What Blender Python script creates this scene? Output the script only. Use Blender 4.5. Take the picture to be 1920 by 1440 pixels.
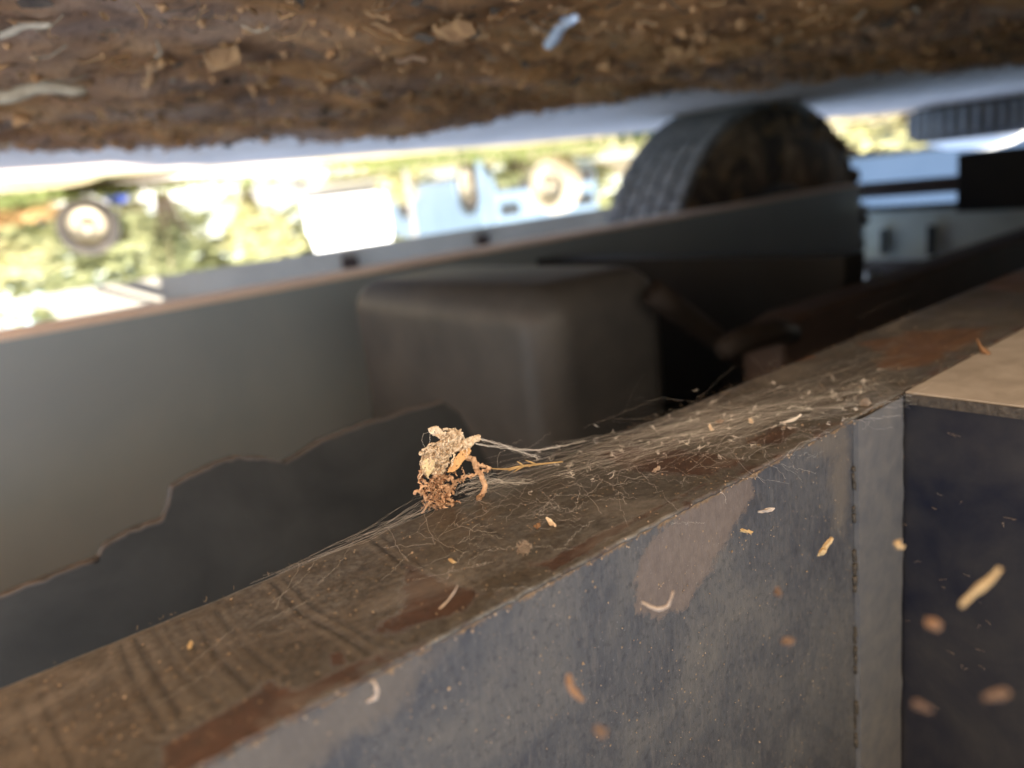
import bpy, bmesh, math, random
import numpy as np
from mathutils import Vector, Matrix, noise

random.seed(7)
rng = np.random.default_rng(7)
for o in list(bpy.data.objects):
    bpy.data.objects.remove(o)
S = bpy.context.scene
C = S.collection

# ------------------------------------------------------------------ camera
# The phone was held upside down, low under a parked truck: the ground is at
# the top of the picture.  X runs along the truck, Z is up, ground is z = 0.
F = 1442.0
def _dc(u, v):
    return Vector(((u - 960) / F, (720 - v) / F, -1.0))
_X = _dc(2833, 127).normalized()
_Z = _dc(1648, 6408); _Z = (_Z - _X * _Z.dot(_X)).normalized()
_Y = _Z.cross(_X)
RM = Matrix((_X, _Y, _Z))                       # camera -> world rotation
CAM = Vector((0, 0, 0.16))
cam = bpy.data.cameras.new('camera')
cam.sensor_width = 36
cam.lens = 36 * F / 1920
cam.clip_start = 0.01
cam.clip_end = 500
cam.dof.use_dof = True
cam.dof.focus_distance = 0.312
cam.dof.aperture_fstop = 5.4
camo = bpy.data.objects.new('camera', cam)
C.objects.link(camo)
camo.matrix_world = Matrix.Translation(CAM) @ RM.to_4x4()
S.camera = camo

# ------------------------------------------------------------------ sky, sun, exposure
SUN_EL = math.radians(52)
SUN_AZ = Vector((-0.55, 0.83)).normalized()
w = bpy.data.worlds.new('World'); S.world = w; w.use_nodes = True
nt = w.node_tree
bg = nt.nodes['Background']
sky = nt.nodes.new('ShaderNodeTexSky'); sky.sky_type = 'NISHITA'; sky.sun_disc = False
sky.sun_elevation = SUN_EL
sky.sun_rotation = math.atan2(SUN_AZ.x, SUN_AZ.y)
nt.links.new(sky.outputs[0], bg.inputs[0]); bg.inputs[1].default_value = 0.13
sun = bpy.data.lights.new('sun', 'SUN'); sun.energy = 5.0; sun.angle = math.radians(0.53)
sun.color = (1.0, 0.9, 0.74)
suno = bpy.data.objects.new('sun', sun); C.objects.link(suno)
sd = Vector((SUN_AZ.x * math.cos(SUN_EL), SUN_AZ.y * math.cos(SUN_EL), math.sin(SUN_EL)))
suno.rotation_euler = sd.to_track_quat('Z', 'Y').to_euler()
suno.location = sd * 30
S.view_settings.view_transform = 'Standard'; S.view_settings.look = 'None'
S.view_settings.exposure = 2.45; S.view_settings.gamma = 1.0
S.view_settings.use_curve_mapping = False
S.render.engine = 'CYCLES'
S.cycles.max_bounces = 8; S.cycles.diffuse_bounces = 5; S.cycles.glossy_bounces = 3
S.cycles.use_denoising = True

# ------------------------------------------------------------------ helpers
def ray(u, v): return RM @ _dc(u, v)
def onZ(u, v, z):
    d = ray(u, v); return CAM + d * ((z - CAM.z) / d.z)
def onY(u, v, y):
    d = ray(u, v); return CAM + d * (y / d.y)
def onX(u, v, x):
    d = ray(u, v); return CAM + d * (x / d.x)
def terrain(x, y):
    return -0.037 * max(0.0, -y - 2.0) - 0.0 * x
def on_ground(u, v):
    d = ray(u, v); t = 1.0
    for k in range(4000):
        p = CAM + d * t
        if p.z < terrain(p.x, p.y): return p
        t += 0.01 + t * 0.004
    return CAM + d * t

def obj(name, verts, faces, material, parent=None, smooth=False, label=None, cat=None, group=None, kind=None):
    me = bpy.data.meshes.new(name)
    me.from_pydata([tuple(v) for v in verts], [], faces)
    me.update()
    if smooth:
        me.polygons.foreach_set('use_smooth', [True] * len(me.polygons))
    o = bpy.data.objects.new(name, me); C.objects.link(o)
    if material: me.materials.append(material)
    if parent: o.parent = parent
    return tag(o, label, cat, group, kind)
def tag(o, label=None, cat=None, group=None, kind=None):
    if label: o['label'] = label
    if cat: o['category'] = cat
    if group: o['group'] = group
    if kind: o['kind'] = kind
    return o
def empty(name, loc, label, cat, group=None):
    o = bpy.data.objects.new(name, None); C.objects.link(o); o.location = loc
    o.empty_display_size = 0.1
    return tag(o, label, cat, group)

class MB:
    def __init__(s): s.v = []; s.f = []
    def add(s, vs, fs):
        n = len(s.v); s.v += [Vector(v) for v in vs]; s.f += [tuple(i + n for i in f) for f in fs]; return s
    def box(s, x0, x1, y0, y1, z0, z1, M=None):
        vs = [Vector((x, y, z)) for z in (z0, z1) for y in (y0, y1) for x in (x0, x1)]
        if M is not None: vs = [M @ v for v in vs]
        return s.add(vs, [(0, 2, 3, 1), (4, 5, 7, 6), (0, 1, 5, 4), (2, 6, 7, 3), (0, 4, 6, 2), (1, 3, 7, 5)])
    def tube(s, pts, r, n=6, cap=True):
        pts = [Vector(p) for p in pts]; m = len(pts)
        rs = r if hasattr(r, '__len__') else [r] * m
        vs = []; up = None
        for i, p in enumerate(pts):
            t = (pts[min(i + 1, m - 1)] - pts[max(i - 1, 0)])
            t = t.normalized() if t.length > 1e-9 else Vector((1, 0, 0))
            if up is None: up = t.orthogonal().normalized()
            up = up - t * up.dot(t)
            up = up.normalized() if up.length > 1e-6 else t.orthogonal().normalized()
            b = t.cross(up)
            for k in range(n):
                a = 2 * math.pi * k / n
                vs.append(p + (up * math.cos(a) + b * math.sin(a)) * rs[i])
        fs = [(i * n + k, i * n + (k + 1) % n, (i + 1) * n + (k + 1) % n, (i + 1) * n + k) for i in range(m - 1) for k in range(n)]
        if cap: fs += [tuple(range(n - 1, -1, -1)), tuple((m - 1) * n + k for k in range(n))]
        return s.add(vs, fs)
    def prism(s, poly, fn0, fn1):
        n = len(poly)
        vs = [fn0(p) for p in poly] + [fn1(p) for p in poly]
        fs = [tuple(range(n - 1, -1, -1)), tuple(range(n, 2 * n))]
        fs += [(i, (i + 1) % n, (i + 1) % n + n, i + n) for i in range(n)]
        return s.add(vs, fs)
    def lathe(s, prof, n, M):                     # prof: (radius, axial), axis = local Y
        m = len(prof)
        vs = []
        for k in range(n):
            a = 2 * math.pi * k / n
            for r, h in prof: vs.append(M @ Vector((r * math.cos(a), h, r * math.sin(a))))
        fs = [(k * m + i, k * m + i + 1, ((k + 1) % n) * m + i + 1, ((k + 1) % n) * m + i) for k in range(n) for i in range(m - 1)]
        return s.add(vs, fs)
    def build(s, name, material, parent=None, smooth=False, bevel=0, **kw):
        o = obj(name, s.v, s.f, material, parent, smooth, **kw)
        bm = bmesh.new(); bm.from_mesh(o.data); bmesh.ops.recalc_face_normals(bm, faces=bm.faces); bm.to_mesh(o.data); bm.free()
        if bevel:
            md = o.modifiers.new('bevel', 'BEVEL'); md.width = bevel; md.segments = 3; md.limit_method = 'ANGLE'
        return o

def grid(xs, ys, fn):
    nx, ny = len(xs), len(ys)
    vs = [fn(x, y) for x in xs for y in ys]
    fs = [(i * ny + j, i * ny + j + 1, (i + 1) * ny + j + 1, (i + 1) * ny + j) for i in range(nx - 1) for j in range(ny - 1)]
    return vs, fs

# ------------------------------------------------------------------ materials
class NT:
    def __init__(s, name):
        s.m = bpy.data.materials.new(name); s.m.use_nodes = True
        s.t = s.m.node_tree; s.b = s.t.nodes['Principled BSDF']; s.out = s.t.nodes['Material Output']
        s.co = s.t.nodes.new('ShaderNodeTexCoord').outputs['Object']
    def n(s, ty, **kw):
        x = s.t.nodes.new('ShaderNode' + ty)
        for k, v in kw.items(): setattr(x, k, v)
        return x
    def put(s, sock, v):
        if hasattr(v, 'is_output') or isinstance(v, bpy.types.NodeSocket): s.t.links.new(v, sock)
        elif isinstance(v, tuple) and len(v) == 3 and sock.type == 'RGBA': sock.default_value = (*v, 1)
        else: sock.default_value = v
    def noise(s, scale, detail=4, rough=0.6, dist=0.0, stretch=None, out='Fac'):
        x = s.n('TexNoise'); x.inputs['Scale'].default_value = scale; x.inputs['Detail'].default_value = detail
        x.inputs['Roughness'].default_value = rough; x.inputs['Distortion'].default_value = dist
        c = s.co
        if stretch:
            mp = s.n('Mapping'); mp.inputs['Scale'].default_value = stretch; s.t.links.new(s.co, mp.inputs['Vector']); c = mp.outputs[0]
        s.t.links.new(c, x.inputs['Vector']); return x.outputs[out]
    def vor(s, scale, out='Distance', **kw):
        x = s.n('TexVoronoi', **kw); x.inputs['Scale'].default_value = scale; s.t.links.new(s.co, x.inputs['Vector']); return x.outputs[out]
    def ramp(s, fac, stops):
        x = s.n('ValToRGB'); s.put(x.inputs[0], fac)
        e = x.color_ramp.elements
        while len(e) < len(stops): e.new(0.5)
        for k, (p, c) in enumerate(stops):
            e[k].position = p; e[k].color = (*c, 1) if isinstance(c, tuple) else (c, c, c, 1)
        return x.outputs[0]
    def mix(s, fac, a, b, mode='MIX'):
        x = s.n('Mix', data_type='RGBA', blend_type=mode); s.put(x.inputs[0], fac); s.put(x.inputs[6], a); s.put(x.inputs[7], b); return x.outputs[2]
    def math(s, op, a, b=0.0, c=None, clamp=False):
        x = s.n('Math', operation=op, use_clamp=clamp); s.put(x.inputs[0], a); s.put(x.inputs[1], b)
        if c is not None: s.put(x.inputs[2], c)
        return x.outputs[0]
    def attr(s, name):
        x = s.n('Attribute', attribute_name=name); return x.outputs['Fac']
    def bump(s, h, strength=0.4, dist=0.001):
        x = s.n('Bump'); x.inputs['Strength'].default_value = strength; x.inputs['Distance'].default_value = dist
        s.put(x.inputs['Height'], h); s.t.links.new(x.outputs[0], s.b.inputs['Normal'])
    def done(s, col, rough=0.7, metal=0.0, spec=0.4, **kw):
        s.put(s.b.inputs['Base Color'], col); s.put(s.b.inputs['Roughness'], rough); s.put(s.b.inputs['Metallic'], metal)
        s.b.inputs['Specular IOR Level'].default_value = spec
        for k, v in kw.items(): s.put(s.b.inputs[k], v)
        return s.m

def simple(name, c1, c2, scale=20, rough=0.7, spec=0.4, bump=0.3, bdist=0.002, stretch=None, metal=0, sss=None):
    t = NT(name); f = t.noise(scale, 6, 0.65, 0.3, stretch)
    col = t.ramp(f, [(0.3, c1), (0.7, c2)])
    t.bump(f, bump, bdist)
    return t.done(col, rough, metal, spec)

def two_sided(name, c1, c2, scale, transl=0.35, rough=0.7):
    t = NT(name); f = t.noise(scale, 5, 0.6, 0.4)
    col = t.ramp(f, [(0.28, c1), (0.72, c2)])
    t.done(col, rough, 0, 0.3)
    tr = t.n('BsdfTranslucent'); t.t.links.new(col, tr.inputs[0])
    mx = t.n('MixShader'); mx.inputs[0].default_value = transl
    t.t.links.new(t.b.outputs[0], mx.inputs[1]); t.t.links.new(tr.outputs[0], mx.inputs[2])
    t.t.links.new(mx.outputs[0], t.out.inputs[0])
    return t.m

# underside of the near beam: dusty olive-brown paint, rust blooms, scrape marks, grime specks
t = NT('flange_paint')
base = t.ramp(t.noise(9, 6, 0.65, 0.5), [(0.3, (.040, .035, .028)), (0.5, (.074, .068, .060)), (0.72, (.108, .102, .093))])
base = t.mix(t.ramp(t.noise(60, 6, 0.7, 1.2, (0.35, 1, 1)), [(0.42, 0.0), (0.62, 1.0)]), base, (.055, .044, .032))
fine = t.noise(420, 4, 0.75)
base = t.mix(t.ramp(fine, [(0.38, .85), (0.6, 0.0)]), base, (.022, .018, .014))
sc = t.math('MULTIPLY', t.attr('scrape'), t.ramp(t.noise(240, 3, 0.7), [(0.3, .45), (0.6, 1.0)]))
base = t.mix(sc, base, (.012, .010, .008))
base = t.mix(t.math('MULTIPLY', t.attr('ridge'), 0.5), base, (.22, .18, .14))
rm = t.ramp(t.math('ADD', t.attr('rust'), t.math('MULTIPLY', t.math('SUBTRACT', t.noise(48, 9, 0.8, 0.5), .5), 2.2)), [(0.44, 0.0), (0.66, .9)])
rc = t.ramp(t.noise(160, 5, 0.7), [(0.3, (.020, .010, .007)), (0.7, (.058, .027, .016))])
base = t.mix(rm, base, rc)
om = t.ramp(t.math('ADD', t.attr('orange'), t.math('MULTIPLY', t.math('SUBTRACT', t.noise(40, 9, 0.8, 0.6), .5), 2.0)), [(0.44, 0.0), (0.7, .9)])
base = t.mix(om, base, t.ramp(t.noise(120, 5, 0.7), [(0.3, (.05, .023, .010)), (0.7, (.11, .052, .022))]))
sp = t.math('MULTIPLY', t.ramp(t.vor(330), [(0.0, 1.0), (0.22, 0.0)]), t.ramp(t.noise(38, 4, .7), [(0.48, 0.0), (0.62, 1.0)]))
base = t.mix(sp, base, (.34, .22, .11))
base = t.mix(t.ramp(t.noise(26, 7, 0.75, 1.0, (0.5, 1, 1)), [(0.5, 0.0), (0.66, .55)]), base, (.15, .13, .11))
t.bump(t.math('ADD', t.math('MULTIPLY', t.attr('scrape'), -0.35), t.math('ADD', t.math('MULTIPLY', fine, .5), t.math('ADD', rm, sp))), 0.55, 0.0006)
M_flange = t.done(base, t.ramp(t.noise(30, 4), [(0.3, .34), (0.7, .58)]), 0, 0.5)

# outer web of the near beam: blue-grey enamel under a film of dust
t = NT('web_paint')
mott = t.noise(16, 7, 0.68, 0.4)
base = t.ramp(mott, [(0.32, (.026, .027, .034)), (0.5, (.047, .047, .050)), (0.68, (.074, .069, .064))])
fine = t.noise(520, 5, 0.75, 0, (1, 1, 0.28))
base = t.mix(t.ramp(fine, [(0.48, 0.0), (0.66, .38)]), base, (.10, .09, .083))
base = t.mix(t.ramp(t.noise(300, 4, 0.7), [(0.36, .45), (0.48, 0.0)]), base, (.014, .014, .018))
pm = t.ramp(t.math('ADD', t.attr('patch'), t.math('MULTIPLY', t.math('SUBTRACT', t.noise(75, 9, 0.82, 0.3), .5), 2.2)), [(0.44, 0.0), (0.58, 1.0)])
base = t.mix(t.math('MULTIPLY', pm, 0.75), base, t.ramp(t.noise(200, 5, .7), [(0.3, (.082, .061, .050)), (0.7, (.128, .098, .080))]))
gm = t.ramp(t.math('ADD', t.attr('grime'), t.math('MULTIPLY', t.math('SUBTRACT', t.noise(30, 9, 0.8, 0.5), .5), 2.0)), [(0.38, 0.0), (0.75, 1.0)])
base = t.mix(t.math('MULTIPLY', gm, 0.55), base, (.10, .082, .064))
rim = t.ramp(t.math('ADD', t.attr('rim'), t.math('MULTIPLY', t.math('SUBTRACT', t.noise(170, 6, 0.75, 0.5), .5), 1.3)), [(0.5, 0.0), (0.66, 1.0)])
base = t.mix(rim, base, t.ramp(t.noise(400, 4), [(0.3, (.07, .04, .02)), (0.7, (.19, .125, .07))]))
sp = t.math('MULTIPLY', t.ramp(t.vor(260), [(0.0, 1.0), (0.16, 0.0)]), t.ramp(t.noise(55, 3, .6), [(0.46, 0.0), (0.56, 1.0)]))
base = t.mix(sp, base, (.26, .17, .09))
sp2 = t.ramp(t.vor(620), [(0.05, .7), (0.16, 0.0)])
base = t.mix(t.math('MULTIPLY', sp2, t.ramp(t.noise(140, 3), [(0.5, 0.0), (0.6, 1.0)])), base, (.24, .22, .20))
t.bump(t.math('ADD', t.math('MULTIPLY', fine, 1.3), t.math('ADD', t.math('MULTIPLY', sp, 1.2), t.math('MULTIPLY', pm, .3))), 0.5, 0.0005)
M_web = t.done(base, t.ramp(mott, [(0.3, .45), (0.7, .65)]), 0, 0.25)

M_navy = simple('navy_enamel', (.004, .005, .012), (.030, .027, .026), 14, 0.6, 0.12, 0.15, 0.0005)
M_strip = simple('worn_strip_paint', (.058, .059, .065), (.10, .093, .087), 90, 0.5, 0.5, 0.5, 0.0006)
M_pale = simple('dusty_sunlit_paint', (.19, .16, .13), (.29, .25, .21), 40, 0.7, 0.3, 0.4, 0.0008)  # dusty paint, lightened to stand for sunlight on the plate
M_weld_shade = simple('weld_grime_edge_shade', (.02, .016, .012), (.07, .055, .04), 300, 0.7, 0.3, 0.8, 0.002)  # weld grime; also the painted shade on the outrigger plate's edge
M_railB = simple('grey_rail_paint', (.20, .255, .30), (.25, .30, .335), 3, 0.3, 0.5, 0.05, 0.001)
M_flB = simple('rail_edge_bounce', (.66, .53, .44), (.76, .63, .53), 12, 0.7, 0.3, 0.2)  # light bounced off the ground, painted in as a pale pinkish tone
M_black = simple('black_steel', (.006, .007, .008), (.014, .014, .014), 6, 0.6, 0.3, 0.15)
M_hanger = simple('hanger_paint', (.026, .029, .032), (.050, .053, .055), 12, 0.7, 0.2, 0.3)
M_pale2 = simple('grey_green_plate', (.30, .32, .29), (.42, .43, .38), 6, 0.6, 0.3, 0.1)
M_dkbrown = simple('dark_brown_steel', (.008, .006, .005), (.018, .013, .010), 10, 0.7, 0.2, 0.2)
M_outer = simple('outer_rail_paint', (.34, .33, .30), (.44, .43, .39), 5, 0.6, 0.3, 0.1)
M_lip = simple('lip_bounce_light', (.05, .046, .044), (.13, .115, .108), 30, 0.75, 0.3, 0.2)  # bounce light painted as a paler tone along the hanger's lower edge
M_tank = simple('tank_grey', (.034, .036, .039), (.070, .069, .068), 9, 0.5, 0.4, 0.1)
M_brown = simple('brown_primer', (.028, .018, .014), (.055, .036, .028), 10, 0.65, 0.3, 0.2)
M_deck = simple('deck_boards', (.12, .105, .085), (.20, .175, .145), 5, 0.85, 0.2, 0.3)
M_rubber = simple('dusty_rubber', (.028, .026, .025), (.085, .07, .055), 5, 0.85, 0.3, 0.3)
M_tread = simple('tread_rubber', (.09, .095, .10), (.19, .19, .195), 15, 0.8, 0.3, 0.3)
M_wall = None
t = NT('muddy_sidewall'); f = t.noise(4.5, 6, 0.7, 0.8)
M_wall = t.done(t.ramp(f, [(0.40, (.032, .028, .025)), (0.52, (.11, .083, .06)), (0.66, (.40, .285, .18))]), 0.9, 0, 0.2)
M_rim = simple('rim_cream', (.27, .235, .17), (.36, .31, .23), 8, 0.5, 0.4, 0.2)
M_white = simple('white_car_paint', (.74, .75, .76), (.82, .82, .82), 3, 0.25, 0.5, 0.02)
M_ltblue = simple('pale_blue_paint', (.13, .19, .27), (.17, .24, .32), 3, 0.3, 0.5, 0.02)
M_blue = simple('mid_blue_paint', (.032, .06, .115), (.04, .07, .13), 2, 0.4, 0.4, 0.02)
M_glass = simple('car_glass', (.03, .035, .04), (.05, .055, .06), 2, 0.08, 0.6, 0.0)
M_dark = simple('dark_plastic', (.02, .02, .022), (.04, .04, .042), 10, 0.6, 0.3, 0.1)
M_tarp = simple('blue_tarp', (.02, .04, .2), (.04, .07, .28), 9, 0.5, 0.4, 0.3)
M_grey = simple('grey_rock', (.16, .16, .16), (.3, .29, .28), 6, 0.8, 0.3, 0.6, 0.02)
M_straw = two_sided('straw_gold', (.36, .23, .10), (.54, .39, .20), 150, 0.3)
M_straw2 = two_sided('orange_chaff', (.17, .085, .04), (.28, .16, .085), 150, 0.25)
M_blade = two_sided('straw_blade', (.52, .29, .12), (.74, .46, .22), 90, 0.3)
M_scrap = two_sided('leaf_scrap', (.58, .43, .28), (.90, .77, .60), 330, 0.3)
M_chip = two_sided('pale_leaf_chip', (.62, .53, .32), (.80, .70, .48), 260, 0.35)
M_fibre = two_sided('root_fibre', (.52, .31, .18), (.82, .57, .38), 300, 0.3)
M_web_silk = two_sided('spider_silk', (.75, .70, .64), (.85, .82, .78), 40, 0.4, 0.4)
M_crumb = two_sided('dust_crumb', (.15, .095, .055), (.40, .30, .21), 220, 0.1)
M_dim = two_sided('dull_chaff', (.09, .05, .03), (.16, .095, .055), 150, 0.2)
M_dustfluff = two_sided('dust_fluff', (.34, .26, .20), (.50, .41, .33), 300, 0.3)

# ------------------------------------------------------------------ ground
t = NT('soil')
n1 = t.noise(3.2, 7, 0.7, 0.6, (0.8, 1.3, 1))
col = t.ramp(n1, [(0.30, (.10, .068, .05)), (0.40, (.40, .19, .08)), (0.52, (.68, .31, .105)), (0.68, (.72, .40, .17))])
col = t.mix(t.ramp(t.noise(1.9, 5, 0.6, 0.8, (0.7, 1.6, 1)), [(0.47, 0.0), (0.62, .75)]), col, (.54, .38, .29))
col = t.mix(t.ramp(t.noise(60, 6, 0.75, 0.6), [(0.36, .5), (0.48, 0.0)]), col, (.08, .05, .033))
col = t.mix(t.ramp(t.vor(90), [(0.05, .5), (0.2, 0.0)]), col, (.40, .26, .13))
t.bump(t.noise(85, 7, 0.75), 1.0, 0.02)
M_soil = t.done(col, 0.95, 0, 0.15)
t = NT('pale_gravel')
col = t.ramp(t.noise(5, 7, 0.7, 0.4), [(0.3, (.40, .325, .27)), (0.6, (.55, .455, .38)), (0.75, (.65, .55, .46))])
sep = t.n('SeparateXYZ'); t.t.links.new(t.co, sep.inputs[0])
far = t.ramp(t.math('ADD', t.math('MULTIPLY', sep.outputs[1], -0.2), t.math('MULTIPLY', t.noise(1.3, 5, .7), .35)), [(0.69, 0.0), (0.74, 1.0)])
dry = t.ramp(t.noise(2.2, 6, 0.7, 0.5), [(0.35, (.12, .13, .055)), (0.5, (.27, .23, .13)), (0.65, (.42, .33, .20))])
col = t.mix(far, col, dry)
near = t.ramp(t.math('ADD', t.math('ADD', sep.outputs[1], .55), t.math('MULTIPLY', t.noise(6, 4, .6), .1)), [(0.2, 0.0), (0.35, 1.0)])  # unseen near ground, toned pale and warm to bounce light upward
col = t.mix(near, col, t.ramp(t.noise(9, 6, .7), [(0.3, (.38, .31, .235)), (0.7, (.54, .45, .35))]))
t.bump(t.noise(60, 6, 0.75), 0.7, 0.01)
M_gravel = t.done(col, 0.9, 0, 0.2)

def soil_edge(x):
    return float(np.interp(x, [-2, .2, .9, 1.15, 2.2, 4.0], [-1.50, -1.50, -1.58, -1.15, -.74, -.52]))
def soil_h(x, y):
    p = Vector((x, y, 0))
    h = 0.018 * noise.noise(p * 3.1) + 0.014 * noise.noise(p * 7.3 + Vector((3, 1, 0))) + 0.009 * noise.noise(p * 19) + 0.006 * noise.noise(p * 47) + 0.004 * noise.noise(p * 110)
    e = y - soil_edge(x) - 0.05 * noise.noise(Vector((x * 4, 0, 5))) - 0.03 * noise.noise(Vector((x * 15, 0, 7)))
    k = max(0.0, min(1.0, e / 0.16))
    return -0.03 + (0.052 + h) * (k * k * (3 - 2 * k))
xs = np.concatenate([np.linspace(-60, -1.3, 30), np.linspace(-1.2, 12, 60), np.linspace(14, 90, 25)])
ys = np.concatenate([np.linspace(-120, -20, 20), np.linspace(-19, 3, 60), np.linspace(4, 60, 15)])
v, f = grid(xs, ys, lambda x, y: (x, y, terrain(x, y) + 0.012 * noise.noise(Vector((x, y, 0)) * 1.3) * (1 if y < -2 else 0.3)- 0.004))
obj('ground', v, f, M_gravel, smooth=True, kind='structure', label='pale gravel yard stretching away from the truck into sunlight')
xs = np.concatenate([np.linspace(-1.2, 0.0, 40), np.arange(0.012, 2.6, 0.012), np.linspace(2.62, 4.2, 60)])
ys = np.concatenate([np.arange(-1.95, -0.35, 0.012), np.linspace(-0.33, -0.2, 8)])
v, f = grid(xs, ys, lambda x, y: (x, y, soil_h(x, y)))
obj('soil', v, f, M_soil, smooth=True, kind='structure', label='brown crumbly soil with dead leaves across the top of the photo')

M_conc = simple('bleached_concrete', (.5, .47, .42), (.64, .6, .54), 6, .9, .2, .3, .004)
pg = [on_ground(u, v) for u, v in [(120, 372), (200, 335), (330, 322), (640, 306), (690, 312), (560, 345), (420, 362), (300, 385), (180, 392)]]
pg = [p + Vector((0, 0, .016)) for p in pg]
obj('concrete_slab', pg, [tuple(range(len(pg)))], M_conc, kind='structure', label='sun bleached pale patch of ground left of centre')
# ------------------------------------------------------------------ the truck
truck = empty('truck', (0.6, -0.7, 0), 'underside of a parked truck: dusty steel beams, hanging tank and muddy wheel', 'truck')
def local(o):                                   # keep world placement under the truck empty
    o.matrix_parent_inverse = Matrix.Translation(-truck.location)
    return o
ZA = 0.285; YA = -0.18; YF = -0.262            # near beam: underside height, outer face, far edge

def seg_dist(px, py, pts):
    d = np.full(px.shape, 1e9)
    for (ax, ay), (bx, by) in zip(pts[:-1], pts[1:]):
        dx, dy = bx - ax, by - ay
        tt = np.clip(((px - ax) * dx + (py - ay) * dy) / (dx * dx + dy * dy + 1e-12), 0, 1)
        d = np.minimum(d, np.hypot(px - ax - tt * dx, py - ay - tt * dy))
    return d
def inside(px, py, poly):
    r = np.zeros(px.shape, bool); n = len(poly)
    for i in range(n):
        x0, y0 = poly[i]; x1, y1 = poly[(i + 1) % n]
        c = ((y0 > py) != (y1 > py)) & (px < (x1 - x0) * (py - y0) / (y1 - y0 + 1e-12) + x0)
        r ^= c
    return r
def soft_poly(px, py, poly, w):
    d = seg_dist(px, py, poly + poly[:1]); s = np.where(inside(px, py, poly), d, -d)
    return np.clip(0.5 + s / (2 * w), 0, 1)
def set_attr(o, name, arr):
    a = o.data.attributes.new(name, 'FLOAT', 'POINT'); a.data.foreach_set('value', np.asarray(arr, np.float32))
def flz(pts): return [tuple(onZ(u, v, ZA)[:2]) for u, v in pts]
def wbz(pts): return [(onY(u, v, YA)[0], onY(u, v, YA)[2]) for u, v in pts]

# bottom flange
xs = np.concatenate([np.arange(-0.14, 0.42, 0.0009), np.arange(0.42, 0.9, 0.003), np.linspace(0.9, 4.6, 60)])
sec = [(YA - .004, ZA + .0016), (YA + .0007, ZA + .0016), (YA + .0007, ZA + .0008), (YA + .0003, ZA + .0002)]
yy = np.linspace(YA - 0.0004, YF + 0.0025, 110)
sec += [(y, ZA) for y in yy] + [(YF + .0012, ZA + .0005), (YF + .0003, ZA + .0016), (YF, ZA + .003), (YF, ZA + .008), (YF + .01, ZA + .008)]
v = []
for x in xs:
    j1 = 0.0009 * noise.noise(Vector((x * 160, 0, 1))) + 0.0005 * noise.noise(Vector((x * 480, 0, 2)))
    j2 = 0.0004 * noise.noise(Vector((x * 90, 3, 1)))
    for k, (y, z) in enumerate(sec):
        if k < 4: y += j1
        if k > len(sec) - 6: y += j2; z += 0.3 * j2
        v.append((x, y, z))
ny = len(sec)
f = [(i * ny + j, i * ny + j + 1, (i + 1) * ny + j + 1, (i + 1) * ny + j) for i in range(len(xs) - 1) for j in range(ny - 1)]
fl = local(obj('beam_flange', v, f, M_flange, truck, True, label='dusty brown underside of the nearest beam with rust blooms and scrape marks'))
A = np.array(v); px, py = A[:, 0], A[:, 1]
rust = np.zeros(len(A))
for pl, wd in [([(1110, 852), (1180, 838), (1300, 843), (1405, 862), (1330, 892), (1200, 886)], .006),
               ([(765, 1062), (830, 1088), (905, 1112), (875, 1145), (740, 1192), (700, 1182), (750, 1140)], .005),
               ([(300, 1440), (300, 1400), (400, 1345), (480, 1300), (500, 1268), (560, 1295), (690, 1235), (620, 1290), (500, 1370), (380, 1440)], .004),
               ([(1390, 832), (1450, 800), (1505, 800), (1470, 832)], .004), ([(615, 1225), (640, 1222), (650, 1245), (622, 1250)], .002),
               ([(1010, 1060), (1120, 1000), (1300, 915), (1330, 905), (1180, 990), (1040, 1075)], .003)]:
    rust = np.maximum(rust, soft_poly(px, py, flz(pl), wd))
edge = np.clip(1 - (YA - py) / 0.02, 0, 1) * 0.5
rust = np.maximum(rust, edge)
org = np.zeros(len(A))
for pl, wd in [([(1600, 645), (1700, 622), (1870, 612), (1790, 668), (1690, 698), (1640, 690), (1660, 665)], .012),
               ([(1850, 522), (1925, 505), (1925, 548), (1840, 543)], .012), ([(1480, 665), (1520, 655), (1530, 672), (1490, 680)], .004)]:
    org = np.maximum(org, soft_poly(px, py, flz(pl), wd))
scr = np.zeros(len(A)); rdg = np.zeros(len(A))
for k, pl in enumerate([[(508, 1092), (560, 1150), (640, 1192), (692, 1226)], [(530, 1085), (585, 1140), (660, 1182), (712, 1216)],
           [(365, 1165), (405, 1232), (466, 1292)], [(383, 1158), (432, 1220), (492, 1272)], [(400, 1148), (452, 1212), (512, 1262)],
           [(283, 1180), (330, 1258), (372, 1302), (405, 1330)], [(300, 1175), (352, 1250), (395, 1300), (430, 1325)], [(222, 1212), (252, 1290), (305, 1372)],
           [(28, 1315), (58, 1380), (95, 1450)], [(70, 1300), (92, 1360), (130, 1440)], [(690, 1008), (762, 1064), (856, 1112)], [(706, 1000), (780, 1056), (870, 1104)],
           [(250, 1200), (290, 1275), (340, 1350)], [(880, 965), (930, 1000), (985, 1030)]]):
    q = flz(pl); d = seg_dist(px, py, q)
    amp = [1, .65, .9, .5, .75][k % 5]
    scr = np.maximum(scr, amp * np.clip(1.3 - d / [.0008, .0007, .0009, .0007, .0008][(k * 3) % 5], 0, 1))
    rdg = np.maximum(rdg, amp * np.clip(1 - abs(d - 0.0027) / 0.0014, 0, 1) * 0.35)
rdg = np.maximum(rdg, np.clip((YF + 0.0022 - py) / 0.0015, 0, 1))  # pale worn far edge, with its highlight painted in
for nm, ar in (('rust', rust), ('orange', org), ('scrape', scr), ('ridge', rdg)): set_attr(fl, nm, ar)

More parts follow.
